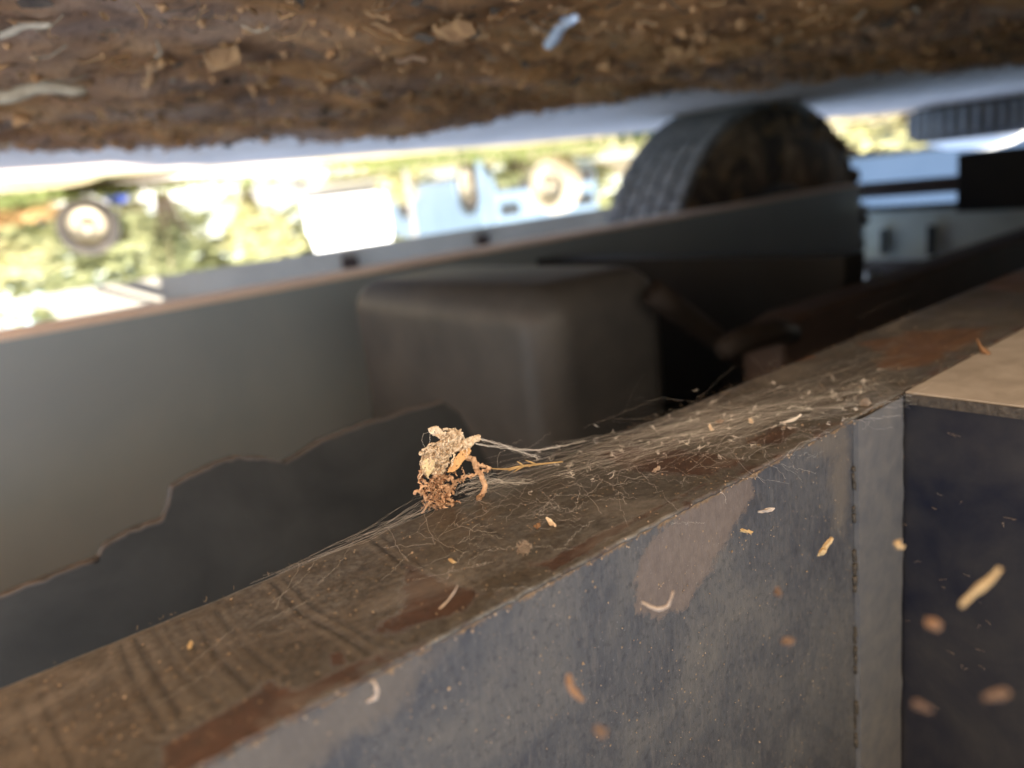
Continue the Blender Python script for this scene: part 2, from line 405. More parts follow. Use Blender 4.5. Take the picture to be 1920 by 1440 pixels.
# web plate (outer face)
xs = np.concatenate([np.arange(-0.14, 0.45, 0.0022), np.linspace(0.46, 4.6, 40)])
zs = np.concatenate([np.arange(ZA + .0012, 0.56, 0.0022), np.linspace(0.57, 0.81, 8)])
v, f = grid(xs, zs, lambda x, z: (x, YA, z))
n0 = len(v)
v += [(x, YA - .008, z) for x in (xs[0], xs[-1]) for z in (zs[0], zs[-1])]
f.append((n0, n0 + 1, n0 + 3, n0 + 2))
wb = local(obj('beam_web', v, f, M_web, truck, True, label='blue-grey dusty upright face of the nearest beam with a tan scuffed patch'))
A = np.array(v); px, pz = A[:, 0], A[:, 2]
patch = np.maximum(soft_poly(px, pz, wbz([(1300, 930), (1405, 895), (1412, 930), (1370, 1000), (1330, 1075), (1285, 1140), (1230, 1170), (1195, 1140), (1190, 1090), (1205, 1030)]), .006), 0)
grime = soft_poly(px, pz, wbz([(300, 1480), (520, 1350), (830, 1190), (870, 1180), (850, 1220), (800, 1270), (760, 1330), (660, 1380), (560, 1480)]), .008)
grime = np.maximum(grime, soft_poly(px, pz, wbz([(1490, 830), (1590, 775), (1600, 830), (1590, 1010), (1560, 1000), (1550, 880)]), .008) * .75)
rim = np.clip(1 - (pz - ZA - .001) / .006, 0, 1) * .8
for nm, ar in (('patch', patch), ('grime', grime), ('rim', rim)): set_attr(wb, nm, ar)

# doubler strip, weld line and outrigger at the right
xs = np.linspace(0, 1, 9); zs = np.arange(0.2868, 0.80, 0.003)
def sfn(s, z):
    l = 0.3425 + 0.0001 * noise.noise(Vector((0, 0, z * 120))); r = 0.3915 + 0.0022 * noise.noise(Vector((0, 4, z * 60))) + .001 * noise.noise(Vector((0, 4, z * 200)))
    x = l + (r - l) * s
    return (x, YA + 0.0028 - (0.0028 if s in (0, 1) else 0) * 0.95, z)
xs2 = [0, 0.0001, 0.3, 0.6, 0.95, 1]
v, f = grid(xs2, zs, sfn)
local(obj('doubler_strip', v, f, M_strip, truck, False, label='narrow worn pale strip standing upright on the near beam'))
mb = MB()
for k in range(60):
    z = 0.291 + k * 0.004 + random.uniform(-.001, .001)
    if noise.noise(Vector((z * 45, 0, 3))) > -.05:
        mb.tube([(0.3415 + random.uniform(-.0006, .0006), YA + .0006, z), (0.3415 + random.uniform(-.0006, .0006), YA + .0008, z + random.uniform(.002, .006))], random.uniform(.0005, .0016), 6)
tag(local(mb.build('weld_seam', M_weld_shade, truck, True)), kind='stuff')
out_pl = local(MB().box(0.392, 1.1, YA + .002, 0.14, ZA, ZA + .0052).build('outrigger_plate', M_pale, truck, bevel=.0008, label='dusty sunlit-toned bottom plate of the outrigger at the right edge'))
local(MB().box(0.3905, 0.3919, YA + .003, 0.14, ZA + .0008, ZA + .0062).build('plate_edge_shade', M_weld_shade, truck))  # dark strip added to paint shade on the plate's end edge
local(MB().box(0.3945, 0.402, YA + .0005, 0.14, ZA + .0065, 0.80).build('outrigger_web', M_navy, truck, label='dark navy outrigger panel in the lower right corner'))
# far rail
mb = MB(); xs = np.linspace(-0.35, 2.56, 30)
local(MB().box(-0.85, 2.56, -1.322, -1.312, 0.285, 0.81).build('far_rail_web', M_railB, truck, label='smooth grey upright face of the far rail fading into the dark'))
local(MB().box(-0.85, 2.56, -1.43, -1.311, 0.277, 0.2848).build('far_rail_flange', M_flB, truck, bevel=.002, label='thin pinkish lower lip of the far rail'))
# outer rail with a round hole
hole = onY(40, 628, -2.15); hr = 0.088
hx, hz = hole.x + 0.005, hole.z + 0.01
mb = MB(); nseg = 32
x0, x1, z0, z1 = -0.9, 2.7, 0.285, 0.62
ring = [(hx + hr * math.cos(2 * math.pi * k / nseg), hz + hr * math.sin(2 * math.pi * k / nseg)) for k in range(nseg)]
def sq(k):
    a = 2 * math.pi * k / nseg; c, s_ = math.cos(a), math.sin(a); m = max(abs(c), abs(s_)); return (hx + .095 * c / m, hz + .095 * s_ / m)
outer = [sq(k) for k in range(nseg)]
zz0, zz1 = hz - .095, hz + .095
vs = []
for y in (-2.15, -2.158):
    vs += [(x, y, z) for x, z in ring] + [(x, y, z) for x, z in outer]
fs = []
for b in (0, 2 * nseg):
    for k in range(nseg):
        q = (k + 1) % nseg; fs.append((b + k, b + q, b + nseg + q, b + nseg + k))
for k in range(nseg):
    q = (k + 1) % nseg; fs.append((k, q, 2 * nseg + q, 2 * nseg + k))
mb.add(vs, fs)
mb.box(x0, hx - .095, -2.158, -2.15, zz0, zz1); mb.box(hx + .095, x1, -2.158, -2.15, zz0, zz1)
mb.box(x0, x1, -2.18, -2.15, zz1, zz1 + .008)
if zz0 > z0: mb.box(x0, x1, -2.158, -2.15, z0, zz0)
outer_rail = local(mb.build('outer_rail', M_outer, truck, label='grey outermost rail with a round hole, beyond the far rail'))
for u in (650, 905): 
    p = onY(u, 470, -2.14)
    local(MB().box(p.x - .02, p.x + .03, -2.1495, -2.13, 0.30, zz1).build('rail_stiffener', M_brown, truck, bevel=.004))
mb = MB(); a, b = onY(180, 540, -2.13), onY(330, 580, -2.13)
mb.tube([a, b, b + (b - a) * .4], 0.007, 8); local(mb.build('diagonal_brace', M_tank, truck, True))

# tank
tx0, tx1, ty0, ty1, tz0 = 0.542, 0.765, -1.11, -0.637, 0.27
tk = local(MB().box(tx0, tx1, ty0, ty1, tz0, 0.79).build('tank', M_tank, truck, label='round-edged grey tank hanging between the beams'))
md = tk.modifiers.new('bevel', 'BEVEL'); md.width = 0.05; md.segments = 8
tk.data.polygons.foreach_set('use_smooth', [True] * len(tk.data.polygons))
# stepped bracket plate
YP = -0.55
prof = [(-60, 1150), (0, 1120), (100, 1080), (185, 1048), (192, 1030), (205, 1018), (250, 995), (305, 975), (318, 945), (322, 915), (345, 900), (400, 872), (440, 858), (490, 858), (535, 868), (560, 855), (600, 828), (700, 790), (830, 752)]
hang_px = list(prof)
pts = [onY(u, v, YP) for u, v in prof]
poly = [(p.x, p.z) for p in pts] + [(pts[-1].x + .016, pts[-1].z + .016), (pts[-1].x + .10, pts[-1].z + .2), (pts[-1].x + .10, 0.805), (-.55, 0.805), (-.55, pts[0].z)]
local(MB().prism(poly, lambda p: Vector((p[0], YP, p[1])), lambda p: Vector((p[0], YP - .010, p[1]))).build('hanger_plate', M_hanger, truck, bevel=.0015, label='dark steel hanger plate with a stepped and scalloped lower edge'))
rnd = random.Random(3)
lip = [onY(u, v, YP) for u, v in [(q[0], q[1]) for q in hang_px]]
mb = MB(); n_ = len(lip); up = Vector((0, 0, .004))
vs = []
lip = [lip[i].lerp(lip[i + 1], k / 6) for i in range(len(lip) - 1) for k in range(6)] + [lip[-1]]
n_ = len(lip)
for i_, p in enumerate(lip):
    q_ = .5 + .9 * noise.noise(Vector((i_ * .21, 0, 2))); g_ = .0005 * max(.05, q_); w_ = .006 * max(.1, q_)
    p = p + Vector((.0015 * noise.noise(Vector((i_ * .5, 1, 0))), 0, .002 * noise.noise(Vector((i_ * .5, 4, 0)))))
    vs += [p + Vector((0, g_, -.0006)), p + Vector((0, -w_, -.0006)), p + Vector((0, -w_, .0012 + g_)), p + Vector((0, g_, .0012 + g_))]
mb.add(vs, [(4 * i + k, 4 * i + (k + 1) % 4, 4 * i + 4 + (k + 1) % 4, 4 * i + 4 + k) for i in range(n_ - 1) for k in range(4)])
local(mb.build('hanger_lit_edge', M_lip, truck, True))  # strip added to carry the painted bounce light
# long bar at the right
YB = -0.52
e0 = onY(1465, 605, YB); e1 = onY(1920, 452, YB)
zb = (e0.z + e1.z) / 2 - .004
mb = MB(); x0 = e0.x
prof = [(x0, zb + .06), (x0 + .004, zb + .03), (x0 + .022, zb + .007), (x0 + .06, zb), (3.2, zb), (3.2, zb + .16), (x0 + .01, zb + .16)]
local(mb.prism(prof, lambda p: Vector((p[0], YB, p[1])), lambda p: Vector((p[0], YB - .06, p[1]))).build('long_bar', M_brown, truck, bevel=.008, label='long brown bar with a rounded end receding to the right'))
a, b = onY(1262, 575, -.6), onY(1420, 690, -.6)
mb = MB(); mb.tube([a - (b - a) * .2, a, b, b + (b - a) * .6], .016, 8); local(mb.build('strut', M_dkbrown, truck, True))
a, b = onY(1355, 655, -.5), onY(1450, 622, -.5)
mb = MB(); mb.tube([a, a.lerp(b, .4) + Vector((0, 0, -.002)), b, b + Vector((.04, 0, .01))], [.012, .016, .016, .012], 8); local(mb.build('pipe_elbow', M_dkbrown, truck, True))

# crossmembers at the far end (X = 3)
XE = 3.0
def rectX(name, u0, u1, va, vb, mat, x=XE, th=.02, ang=None, **kw):
    a = onX(u0, va, x); b = onX(u0, vb, x); c = onX(u1, va, x)
    y0, y1 = sorted((a.y, c.y)); z0, z1 = sorted((a.z, b.z))
    return local(MB().box(x, x + th, y0, y1, z0, z1).build(name, mat, truck, bevel=.004, **kw))
rectX('crossmember', 1500, 2100, 354, 380, M_brown, label='brown crossmember at the far end of the truck')
rectX('crossmember_plate', 1500, 2100, 404, 494, M_pale2, XE + .12, label='pale grey end plate with two dark studs')
rectX('crossmember_lip', 1500, 2100, 396, 405, M_black, XE + .05)
rectX('crossmember_ledge', 1500, 2100, 490, 512, M_brown, XE + .05)
rectX('stud', 1650, 1662, 430, 478, M_black, XE + .09)
rectX('stud', 1737, 1753, 424, 480, M_black, XE + .09)
rectX('end_bracket', 1795, 2100, 288, 398, M_black, XE - .1, .1, label='dark bracket at the right edge below the crossmember')
p = onX(1643, 520, 2.4)
mb = MB(); mb.lathe([(0.0, -.02), (.022, -.02), (.03, 0), (.022, .02), (0, .02)], 16, Matrix.Translation(p)); local(mb.build('grease_cap', M_railB, truck, True))

# deck above, and blockers added to shade the underside
local(MB().box(-0.30, 4.6, -1.42, 0.34, 0.815, 0.95).build('deck', M_deck, truck))  # unseen; overhead to shade the space, toned to bounce light down
local(MB().box(0.05, 4.6, -1.42, 0.33, 0.9505, 2.0).build('shadow_caster', M_white, truck, bevel=.02))  # unseen box added to lengthen the truck's shadow
local(MB().box(-0.30, 4.6, 0.15, 0.21, 0.52, 0.8149).build('sky_blocker', M_navy, truck, bevel=.004))  # unseen, added to cut skylight on the near beam's face
for x in (0.1, 0.95, 1.8, 2.6): local(MB().box(x, x + .06, -1.31, -0.27, 0.72, 0.8149).build('deck_joist', M_deck, truck))
local(MB().box(1.12, 1.18, -1.31, -0.60, 0.318, 0.7999).build('shade_baffle', M_black, truck))  # black baffle added to darken the right end of the far rail
local(MB().box(-0.30, -0.27, -1.311, -0.19, 0.57, 0.8148).build('rear_light_blocker', M_black, truck))  # unseen, added to block skylight from the open rear
local(MB().box(0.60, 4.6, -0.14, 0.145, 0.03, 0.80).build('bounce_blocker', M_dark, truck, bevel=.02))  # unseen, added to keep bounced light off the far rail

# wheel
def make_wheel(R, W, lugs, parent, mats, rim_r, M, dish=0.05, ribs=0):
    """tyre (> tread), rim, hub about the local Y axis, near face at +W/2"""
    h = W / 2
    side = [(rim_r, h - .02), (rim_r + .015, h - .004), ((R + rim_r) / 2, h + .012), (R - .09 * R, h), (R - .03 * R, h - .018)]
    tread = [(R, h - .05)] + []
    prof = side + tread + [(R, -h + .05)] + [(r, -a) for r, a in reversed(side)]
    ty = MB().lathe(prof, 64, M).build('tyre', mats[0], parent, True)
    mb = MB()
    for k in range(lugs):
        a = 2 * math.pi * k / lugs
        for j, (c0, c1) in enumerate([(-.46, -.30), (-.26, -.10), (-.07, .07), (.10, .26), (.30, .46)]):
            sh = (0.5 if j % 2 else 0) * 2 * math.pi / lugs
            da = 2 * math.pi / lugs * .84
            q = []
            for rr in (R - .012 * (R / .5), R + .012 * (R / .5)):
                for aa in (a + sh, a + sh + da):
                    for c in (c0 * W, c1 * W): q.append(M @ Vector((rr * math.cos(aa), c, rr * math.sin(aa))))
            mb.add(q, [(0, 1, 3, 2), (4, 6, 7, 5), (0, 4, 5, 1), (2, 3, 7, 6), (0, 2, 6, 4), (1, 5, 7, 3)])
    tr = mb.build('tread', mats[1], ty)
    rm = MB().lathe([(0.0, h - dish), (rim_r * .35, h - dish), (rim_r * .4, h - dish + .015), (rim_r * .75, h - dish - .02), (rim_r * .86, h - dish), (rim_r * .93, h - .012), (rim_r + .006, h - .006), (rim_r + .006, h - .03)], 40, M).build('rim', mats[2], parent, True)
    return ty, tr, rm
wh = local(bpy.data.objects.new('wheel', None)); C.objects.link(wh); wh.parent = truck; wh['label'] = 'large muddy truck wheel standing on the ground behind the far rail'
wh.matrix_parent_inverse = Matrix.Translation(-truck.location)
for o in make_wheel(0.545, 0.30, 54, wh, (M_wall, M_tread, M_dark), 0.29, Matrix.Translation((2.24, -1.555, 0.538)), 0.1):
    pass
mb = MB(); M_mud = simple('dried_mud', (.09, .065, .04), (.22, .155, .095), 20, .95, .1, .6, .006)
def blob(p, r, sq=(1, 1, 1)):
    vs = []; fs = []; n1, n2 = 6, 4
    for i in range(n2 + 1):
        for k in range(n1):
            th = math.pi * i / n2; ph = 2 * math.pi * k / n1
            d_ = Vector((math.sin(th) * math.cos(ph) * sq[0], math.sin(th) * math.sin(ph) * sq[1], math.cos(th) * sq[2]))
            vs.append(p + d_ * r * (1 + .5 * noise.noise(p * 31 + d_ * 2)))
    fs = [(i * n1 + k, i * n1 + (k + 1) % n1, (i + 1) * n1 + (k + 1) % n1, (i + 1) * n1 + k) for i in range(n2) for k in range(n1)]
    mb.add(vs, fs)
for k in range(110):
    a = math.radians(random.uniform(185, 355)); rad = random.uniform(.33, .545)
    if noise.noise(Vector((a * 2.2, rad * 9, 4))) < -.02: continue
    blob(Vector((2.24 + rad * math.cos(a), -1.400, .538 + rad * math.sin(a))), random.uniform(.006, .022), (1.3, .22, 1))
for k in range(60):
    a = math.radians(random.uniform(300, 352)); 
    blob(Vector((2.24 + .55 * math.cos(a), random.uniform(-1.5, -1.40), .538 + .55 * math.sin(a))), random.uniform(.01, .022))
tag(mb.build('dried_mud', M_mud, wh, True), kind='stuff')

# ------------------------------------------------------------------ cobwebs and caught debris
def thread(mb, pts, r, n=3, jit=0.0, sub=8):
    out = []
    for a, b in zip(pts[:-1], pts[1:]):
        for k in range(sub):
            p = a.lerp(b, k / sub)
            if jit: p = p + Vector((random.gauss(0, jit), random.gauss(0, jit), random.gauss(0, jit)))
            out.append(p)
    out.append(pts[-1])
    mb.tube(out, r, n, False)
def fz(u, v, lift=0.0): return onZ(u, v, ZA) + Vector((0, 0, -lift))
def rr(a, b): return random.uniform(a, b)

mb = MB()
for k in range(110):                               # the dense silky sheet over the flange
    a = (rr(1380, 1730), 0); a = (a[0], np.interp(a[0], [1380, 1730], [790, 715]) + random.gauss(0, 22))
    b = (rr(880, 1330), 0); b = (b[0], np.interp(b[0], [880, 1330], [925, 800]) + random.gauss(0, 30))
    l0, l1 = rr(.0003, .003), rr(.0003, .003)
    m_ = ((a[0] + b[0]) / 2, (a[1] + b[1]) / 2 + random.gauss(0, 16))
    thread(mb, [fz(*a, l0), fz(*m_, rr(.001, .006)), fz(*b, l1)], rr(.000008, .000028), 3, .0004, 12)
for k in range(210):                               # short wisps
    u = rr(820, 1640); v0 = np.interp(u, [820, 1640], [1010, 720]) + random.gauss(0, 45)
    L = rr(20, 130); an = math.radians(rr(-60, 25) if random.random() < .7 else rr(-180, 180))
    p = [fz(u, v0, rr(.0002, .002)), fz(u + L * .5 * math.cos(an), v0 + L * .5 * math.sin(an) + rr(-6, 6), rr(.0003, .003)), fz(u + L * math.cos(an), v0 + L * math.sin(an) * .8 + rr(-8, 8), rr(.0002, .002))]
    thread(mb, p, rr(.000008, .000028), 3, .0004, 8)
for k in range(100):
    u = rr(980, 1650); v0 = np.interp(u, [980, 1650], [890, 735]) + random.gauss(0, 28); c = fz(u, v0, rr(.0005, .003))
    for q in range(random.choice((1, 2, 3, 5))):
        thread(mb, [c, c + Vector((random.gauss(0, .0012), random.gauss(0, .0009), random.gauss(0, .0007))), c + Vector((random.gauss(0, .0016), random.gauss(0, .0012), random.gauss(0, .0008)))], rr(.00004, .0001), 3, .0002, 2)
tag(mb.build('cobweb', M_web_silk, None), 'silky cobweb sheet stretched along the brown underside of the near beam', 'cobweb')
mb = MB()
for k in range(12):                                # bundle along the far edge, left of the clump
    o_ = random.gauss(0, 7)
    thread(mb, [fz(rr(800, 840), rr(930, 960), rr(0, .006)), fz(rr(690, 730), rr(985, 1005) + o_, rr(0, .002)), fz(rr(470, 640), 0, 0) if False else fz(*(lambda u: (u, 1285 - .409 * u + rr(-4, 8)))(rr(430, 640)), .0006)], rr(.00001, .00003), 3, .0002, 8)
for k in range(8):
    u = rr(540, 900); v0 = 1290 - .409 * u
    thread(mb, [fz(u, v0, .0006), fz(u + rr(-40, 40), v0 + rr(20, 60), .001), fz(u + rr(-90, 60), v0 + rr(60, 120), .0006)], rr(.00001, .00003), 3, .0003, 9)
for k in range(8):                                # long strands across the scraped part
    u = rr(100, 900); v0 = 1300 - .409 * u + rr(20, 180)
    thread(mb, [fz(u, v0, .0006), fz(u + rr(40, 160), v0 - rr(10, 80), .0009)], rr(.00001, .00003), 3, .0002, 14)
tag(mb.build('cobweb', M_web_silk, None), 'fine cobweb threads running left of the straw clump along the beam edge', 'cobweb')

# the clump: laid out around its hanging place on the beam edge (metres, in a plane facing the open side)
P0 = fz(800, 955)
vd = (P0 - CAM).normalized()
def cl(zx, zy, d=0.0):                              # clump drawing coordinates -> place
    r_ = ray(760 + zx / 6, 780 + zy / 6)
    return CAM + r_ * ((P0 - CAM).dot(vd) / r_.dot(vd)) + vd * d
clump = empty('debris_clump', P0, 'tan clump of straw, leaf scraps and root fibres caught in cobweb on the beam edge', 'debris')
def cpar(o): o.parent = clump; o.matrix_parent_inverse = Matrix.Translation(-P0); return o
def crumple(name, poly, mat, depth, amp, seed, step=9, label=None, curl=0.0, fold=60):
    xs_ = [p[0] for p in poly]; ys_ = [p[1] for p in poly]
    gx = np.arange(min(xs_) - step, max(xs_) + 2 * step, step); gy = np.arange(min(ys_) - step, max(ys_) + 2 * step, step)
    idx = {}; v = []; f = []
    cx = sum(xs_) / len(xs_)
    for i, x in enumerate(gx):
        for j, y in enumerate(gy):
            n_ = noise.noise(Vector((x / fold + seed, y / fold, seed))) + .5 * noise.noise(Vector((x / 22, y / 22 + seed, seed * 2))) + .25 * noise.noise(Vector((x / 9, y / 9 + seed, seed * 2)))
            jx = x + 5 * noise.noise(Vector((x / 14, y / 14, seed + 9))); jy = y + 5 * noise.noise(Vector((x / 14, y / 14, seed + 19)))
            idx[i, j] = len(v); v.append(cl(jx, jy, depth + amp * n_ + curl * ((x - cx) / 100) ** 2))
    X_, Y_ = np.meshgrid(gx[:-1] + step / 2, gy[:-1] + step / 2, indexing='ij')
    ins = inside(X_, Y_, poly)
    hx_ = np.vectorize(lambda a, b: noise.noise(Vector((a / 11, b / 11, seed + 3))))(X_, Y_)
    for i in range(len(gx) - 1):
        for j in range(len(gy) - 1):
            if ins[i, j] and hx_[i, j] < 0.52: f.append((idx[i, j], idx[i + 1, j], idx[i + 1, j + 1], idx[i, j + 1]))
    used = sorted({a for q in f for a in q}); mp = {a: k for k, a in enumerate(used)}
    o = obj(name, [v[a] for a in used], [tuple(mp[a] for a in q) for q in f], mat, None, True, label=label)
    md = o.modifiers.new('thick', 'SOLIDIFY'); md.thickness = 0.0005
    return cpar(o)
crumple('leaf_scrap', [(250, 150), (290, 125), (375, 128), (430, 185), (470, 260), (400, 270), (350, 235), (290, 205)], M_scrap, -.001, .0018, 1.3)
crumple('leaf_scrap', [(430, 190), (520, 168), (610, 172), (660, 230), (690, 300), (700, 385), (600, 390), (500, 440), (480, 560), (430, 640), (330, 690), (280, 600), (330, 480), (380, 330), (400, 270)], M_scrap, 0.0, .0030, 4.1)
crumple('leaf_scrap', [(400, 275), (440, 330), (400, 470), (330, 560), (250, 690), (170, 600), (158, 520), (200, 420), (175, 410), (220, 370), (260, 340)], M_scrap, .002, .0028, 7.7)
crumple('leaf_scrap', [(650, 262), (780, 213), (845, 212), (852, 262), (790, 292), (762, 330), (700, 385), (640, 320)], M_scrap, .001, .0018, 9.2)
crumple('leaf_scrap', [(300, 650), (420, 640), (440, 700), (400, 790), (380, 900), (420, 1000), (360, 1000), (300, 900), (270, 800), (320, 740)], M_fibre, .002, .0035, 12.2)
crumple('leaf_chip', [(185, 520), (250, 482), (320, 500), (322, 600), (250, 690), (190, 590)], M_chip, -.0035, .0008, 2.2, 10, 'pale greenish leaf chip in the clump')
blade = [(468, 640), (500, 560), (560, 470), (640, 380), (720, 366), (742, 392), (700, 470), (640, 520), (590, 602), (540, 632)]
crumple('straw_blade', blade, M_blade, -.003, .0006, 5.5, 9, 'orange straw blade slanting through the clump', fold=140)
def strand(name, pts, r0, r1, mat, wob=0.0004, sub=7, n=5, dep=(-.003, .003), label=None):
    P = [cl(x, y, rr(*dep)) for x, y in pts]; out = []
    for a, b in zip(P[:-1], P[1:]):
        for k in range(sub): out.append(a.lerp(b, k / sub) + Vector((random.gauss(0, wob), random.gauss(0, wob), random.gauss(0, wob))))
    out.append(P[-1]); m = len(out)
    return MB().tube(out, [r0 + (r1 - r0) * k / (m - 1) for k in range(m)], n)
def addstrand(mb, *a, **k):
    s = strand('', *a, **k); mb.add(s.v, s.f)
mb = MB(); addstrand(mb, [(690, 460), (770, 478), (800, 590), (860, 680), (893, 780), (870, 880), (822, 942)], .0013, .0011, M_fibre, wob=.0002)
cpar(mb.build('root_strand', M_fibre, None, True))
crumple('root_tip', [(790, 935), (805, 890), (870, 880), (845, 950)], M_straw2, -.001, .0006, 3.1, 8)
mb = MB(); addstrand(mb, [(960, 588), (830, 640), (680, 690), (570, 745), (505, 820), (480, 900)], .0004, .0009, M_fibre, wob=.0003)
addstrand(mb, [(770, 545), (870, 560), (955, 588)], .0008, .0006, M_fibre)
for k in range(26):
    t_ = random.random(); x = 960 - t_ * 420; y = 588 + t_ * 165
    addstrand(mb, [(x, y), (x + rr(-20, 15), y - rr(10, 45) * random.choice((-1, 1)))], .0003, .0001, M_fibre, sub=3)
cpar(mb.build('root_strand', M_fibre, None, True))
mb = MB()
legs = [[(310, 930), (255, 1010), (180, 1095)], [(330, 920), (280, 980), (240, 1030)], [(110, 870), (200, 800), (300, 760)], [(170, 610), (152, 700), (185, 790), (175, 900)], [(190, 640), (180, 720), (250, 760)],
        [(430, 690), (520, 710), (545, 750)], [(400, 800), (470, 780), (540, 880)], [(420, 900), (440, 990), (540, 1000)], [(480, 800), (470, 900), (530, 980), (535, 1040)], [(380, 980), (450, 1040), (530, 1010)], [(200, 850), (240, 930), (300, 900)]]
for l in legs: addstrand(mb, l, rr(.0004, .0009), rr(.0003, .0006), M_fibre, wob=.0004)
for k in range(85):
    x, y = random.gauss(365, 80), rr(660, 1030)
    pts_ = [(x, y)]; an = rr(0, 6.28)
    for q in range(3):
        an += rr(-1.1, 1.1); pts_.append((pts_[-1][0] + 38 * math.cos(an), min(1060, pts_[-1][1] + 38 * math.sin(an))))
    addstrand(mb, pts_, rr(.00012, .0004), .0001, M_fibre, wob=.0003, sub=4, n=4, dep=(-.006, .006))
cpar(mb.build('fibre_tangle', M_fibre, None, True, label='matted root fibres at the foot of the clump'))
mb = MB()
for k in range(110):
    x, y = rr(180, 700), rr(170, 640)
    if not inside(np.array([x]), np.array([y]), [(430, 190), (610, 172), (700, 385), (480, 560), (330, 690), (170, 600), (158, 520), (260, 340)])[0]: continue
    an = rr(1.6, 2.6); L = rr(30, 110)
    addstrand(mb, [(x, y), (x + L * .5 * math.cos(an) + rr(-9, 9), y + L * .5 * math.sin(an)), (x + L * math.cos(an), y + L * math.sin(an))], rr(.0002, .0006), .0002, M_scrap, wob=.0002, sub=4, n=4, dep=(-.005, -.002))
addstrand(mb, [(430, 150), (520, 142), (600, 165), (640, 200)], .0006, .0005, M_scrap)
addstrand(mb, [(170, 420), (185, 430), (225, 375), (300, 350)], .0006, .0008, M_scrap)
cpar(mb.build('leaf_fibres', M_scrap, None, True))
# the straw sprig
p = cl(960, 592)
sprig = empty('grass_sprig', p, 'thin golden grass stem with barbs sticking out right of the straw clump', 'grass stem')
def spar(o): o.parent = sprig; o.matrix_parent_inverse = Matrix.Translation(-p); return o
mb = MB(); P = [cl(x, y, d) for x, y, d in [(955, 590, 0), (1060, 597, 0), (1160, 598, 0), (1250, 580, 0), (1330, 562, 0), (1480, 545, 0), (1620, 530, .0), (1772, 514, .0)]]
mb.tube(P, [.0003, .0003, .0005, .0008, .0006, .0005, .0004, .0003], 6); spar(mb.build('stem', M_straw, None, True))
for a, b in [((1330, 565), (1248, 512)), ((1470, 545), (1340, 498)), ((1330, 565), (1205, 640)), ((1260, 582), (1150, 622)), ((1430, 550), (1380, 578))]:
    mb = MB(); mb.tube([cl(*a), cl((a[0] + b[0]) / 2, (a[1] + b[1]) / 2 - 3, -.001), cl(*b, -.002)], [.0005, .0004, .0001], 5); spar(mb.build('barb', M_straw, None, True))
# threads from the clump
mb = MB()
for k in range(12):
    s_ = rr(-8, 8)
    thread(mb, [cl(845, 250 + rr(-5, 20)), cl(1100 + rr(-40, 40), 325 + s_), cl(1250 + rr(-30, 30), 372 + s_), cl(1500, 383 + s_ * .5), cl(1700, 348 + s_ * .6), fz(1098, 828, .0005)], rr(.00001, .00004), 3, .0003, 8)
for k in range(8):
    thread(mb, [cl(790, 310), cl(930, 335 + rr(-10, 10)), cl(1120, 350 + rr(-10, 20)), cl(1480, 480 + rr(-40, 4))], rr(.00002, .00004), 3, .0002, 8)
for k in range(34):
    x = rr(540, 900); y = rr(700, 900)
    thread(mb, [cl(x, y, rr(-.004, .004)), cl(x + rr(60, 160), y - rr(20, 70), rr(-.004, .004)), fz(rr(905, 1010), rr(880, 915), .0006)], rr(.00002, .00005), 3, .0003, 8)
for k in range(13):
    x = rr(120, 300); y = rr(850, 1090)
    thread(mb, [cl(x, y), cl(x - rr(80, 160), y + rr(50, 110)), fz(*(lambda u: (u, 1285 - .409 * u))(rr(640, 770)), .0008)], rr(.00001, .00003), 3, .0002, 8)
thread(mb, [cl(270, 180), cl(200, 200), cl(185, 270), cl(215, 350)], .00004, 3, .0001, 8); thread(mb, [cl(278, 200), cl(276, 330)], .00005, 3, .0001, 5)
thread(mb, [cl(1130, 385), cl(1060, 410), cl(1035, 480), cl(1040, 580)], .00003, 3, .0001, 8)
tag(mb.build('cobweb', M_web_silk, None), 'cobweb strands slung from the straw clump across to the beam', 'cobweb')

# flecks caught in the web: (u, v, length px, width px, angle deg, clearance m, material, label)
def fleck(u, v, L, W, ang, clear, mat, label, name='straw_bit', cat='straw', plane='web', bend=0.0, group=None):
    base = (onY(u, v, YA) if plane == 'web' else onZ(u, v, ZA))
    if plane == 'navy': base = onX(u, v, 0.3985)
    d = (base - CAM); dist = d.length; d.normalize()
    c = base - d * clear if clear >= 0 else CAM + d * -clear
    sc_ = (c - CAM).length / F * (.82 if plane == 'web' else .8)
    ex = RM @ Vector((math.cos(ang), -math.sin(ang), 0)); ey = RM @ Vector((math.sin(ang), math.cos(ang), 0)); ez = RM @ Vector((0, 0, 1))
    mb = MB(); pts = []; m = 7
    for k in range(m):
        s = k / (m - 1) - .5
        pts.append(c + ex * (L * sc_ * s) + ey * (bend * L * sc_ * (4 * s * s - .5)) + ez * (.12 * L * sc_ * math.sin(3 * s)) + Vector((random.gauss(0, .03), random.gauss(0, .03), random.gauss(0, .03))) * W * sc_)
    mb.tube(pts, [W * sc_ * .5 * q * rr(.8, 1.2) for q in (.5, .85, 1, .9, 1.05, .8, .45)], 5)
    mb.v = [p_ + Vector((rr(-1, 1), rr(-1, 1), rr(-1, 1))) * W * sc_ * .2 for p_ in mb.v]
    if name == 'dust_ball':
        mb = MB()
        for k in range(160):
            a = Vector((random.gauss(0, 1), random.gauss(0, 1), random.gauss(0, 1))).normalized() * W * sc_ * rr(.1, .5)
            b = Vector((random.gauss(0, 1), random.gauss(0, 1), random.gauss(0, 1))).normalized() * W * sc_ * rr(.2, .75)
            thread(mb, [c + a, c + (a + b) * .6, c + b], rr(.00006, .00018), 3, .0002, 3)
    o = mb.build(name, mat, None, name in ('fibre', 'dust_ball'))
    return tag(o, label, cat, group)
D = math.radians
fleck(1547, 1026, 44, 13, D(-62), -.30, M_straw, 'short golden straw bit in front of the web beside the pale strip')
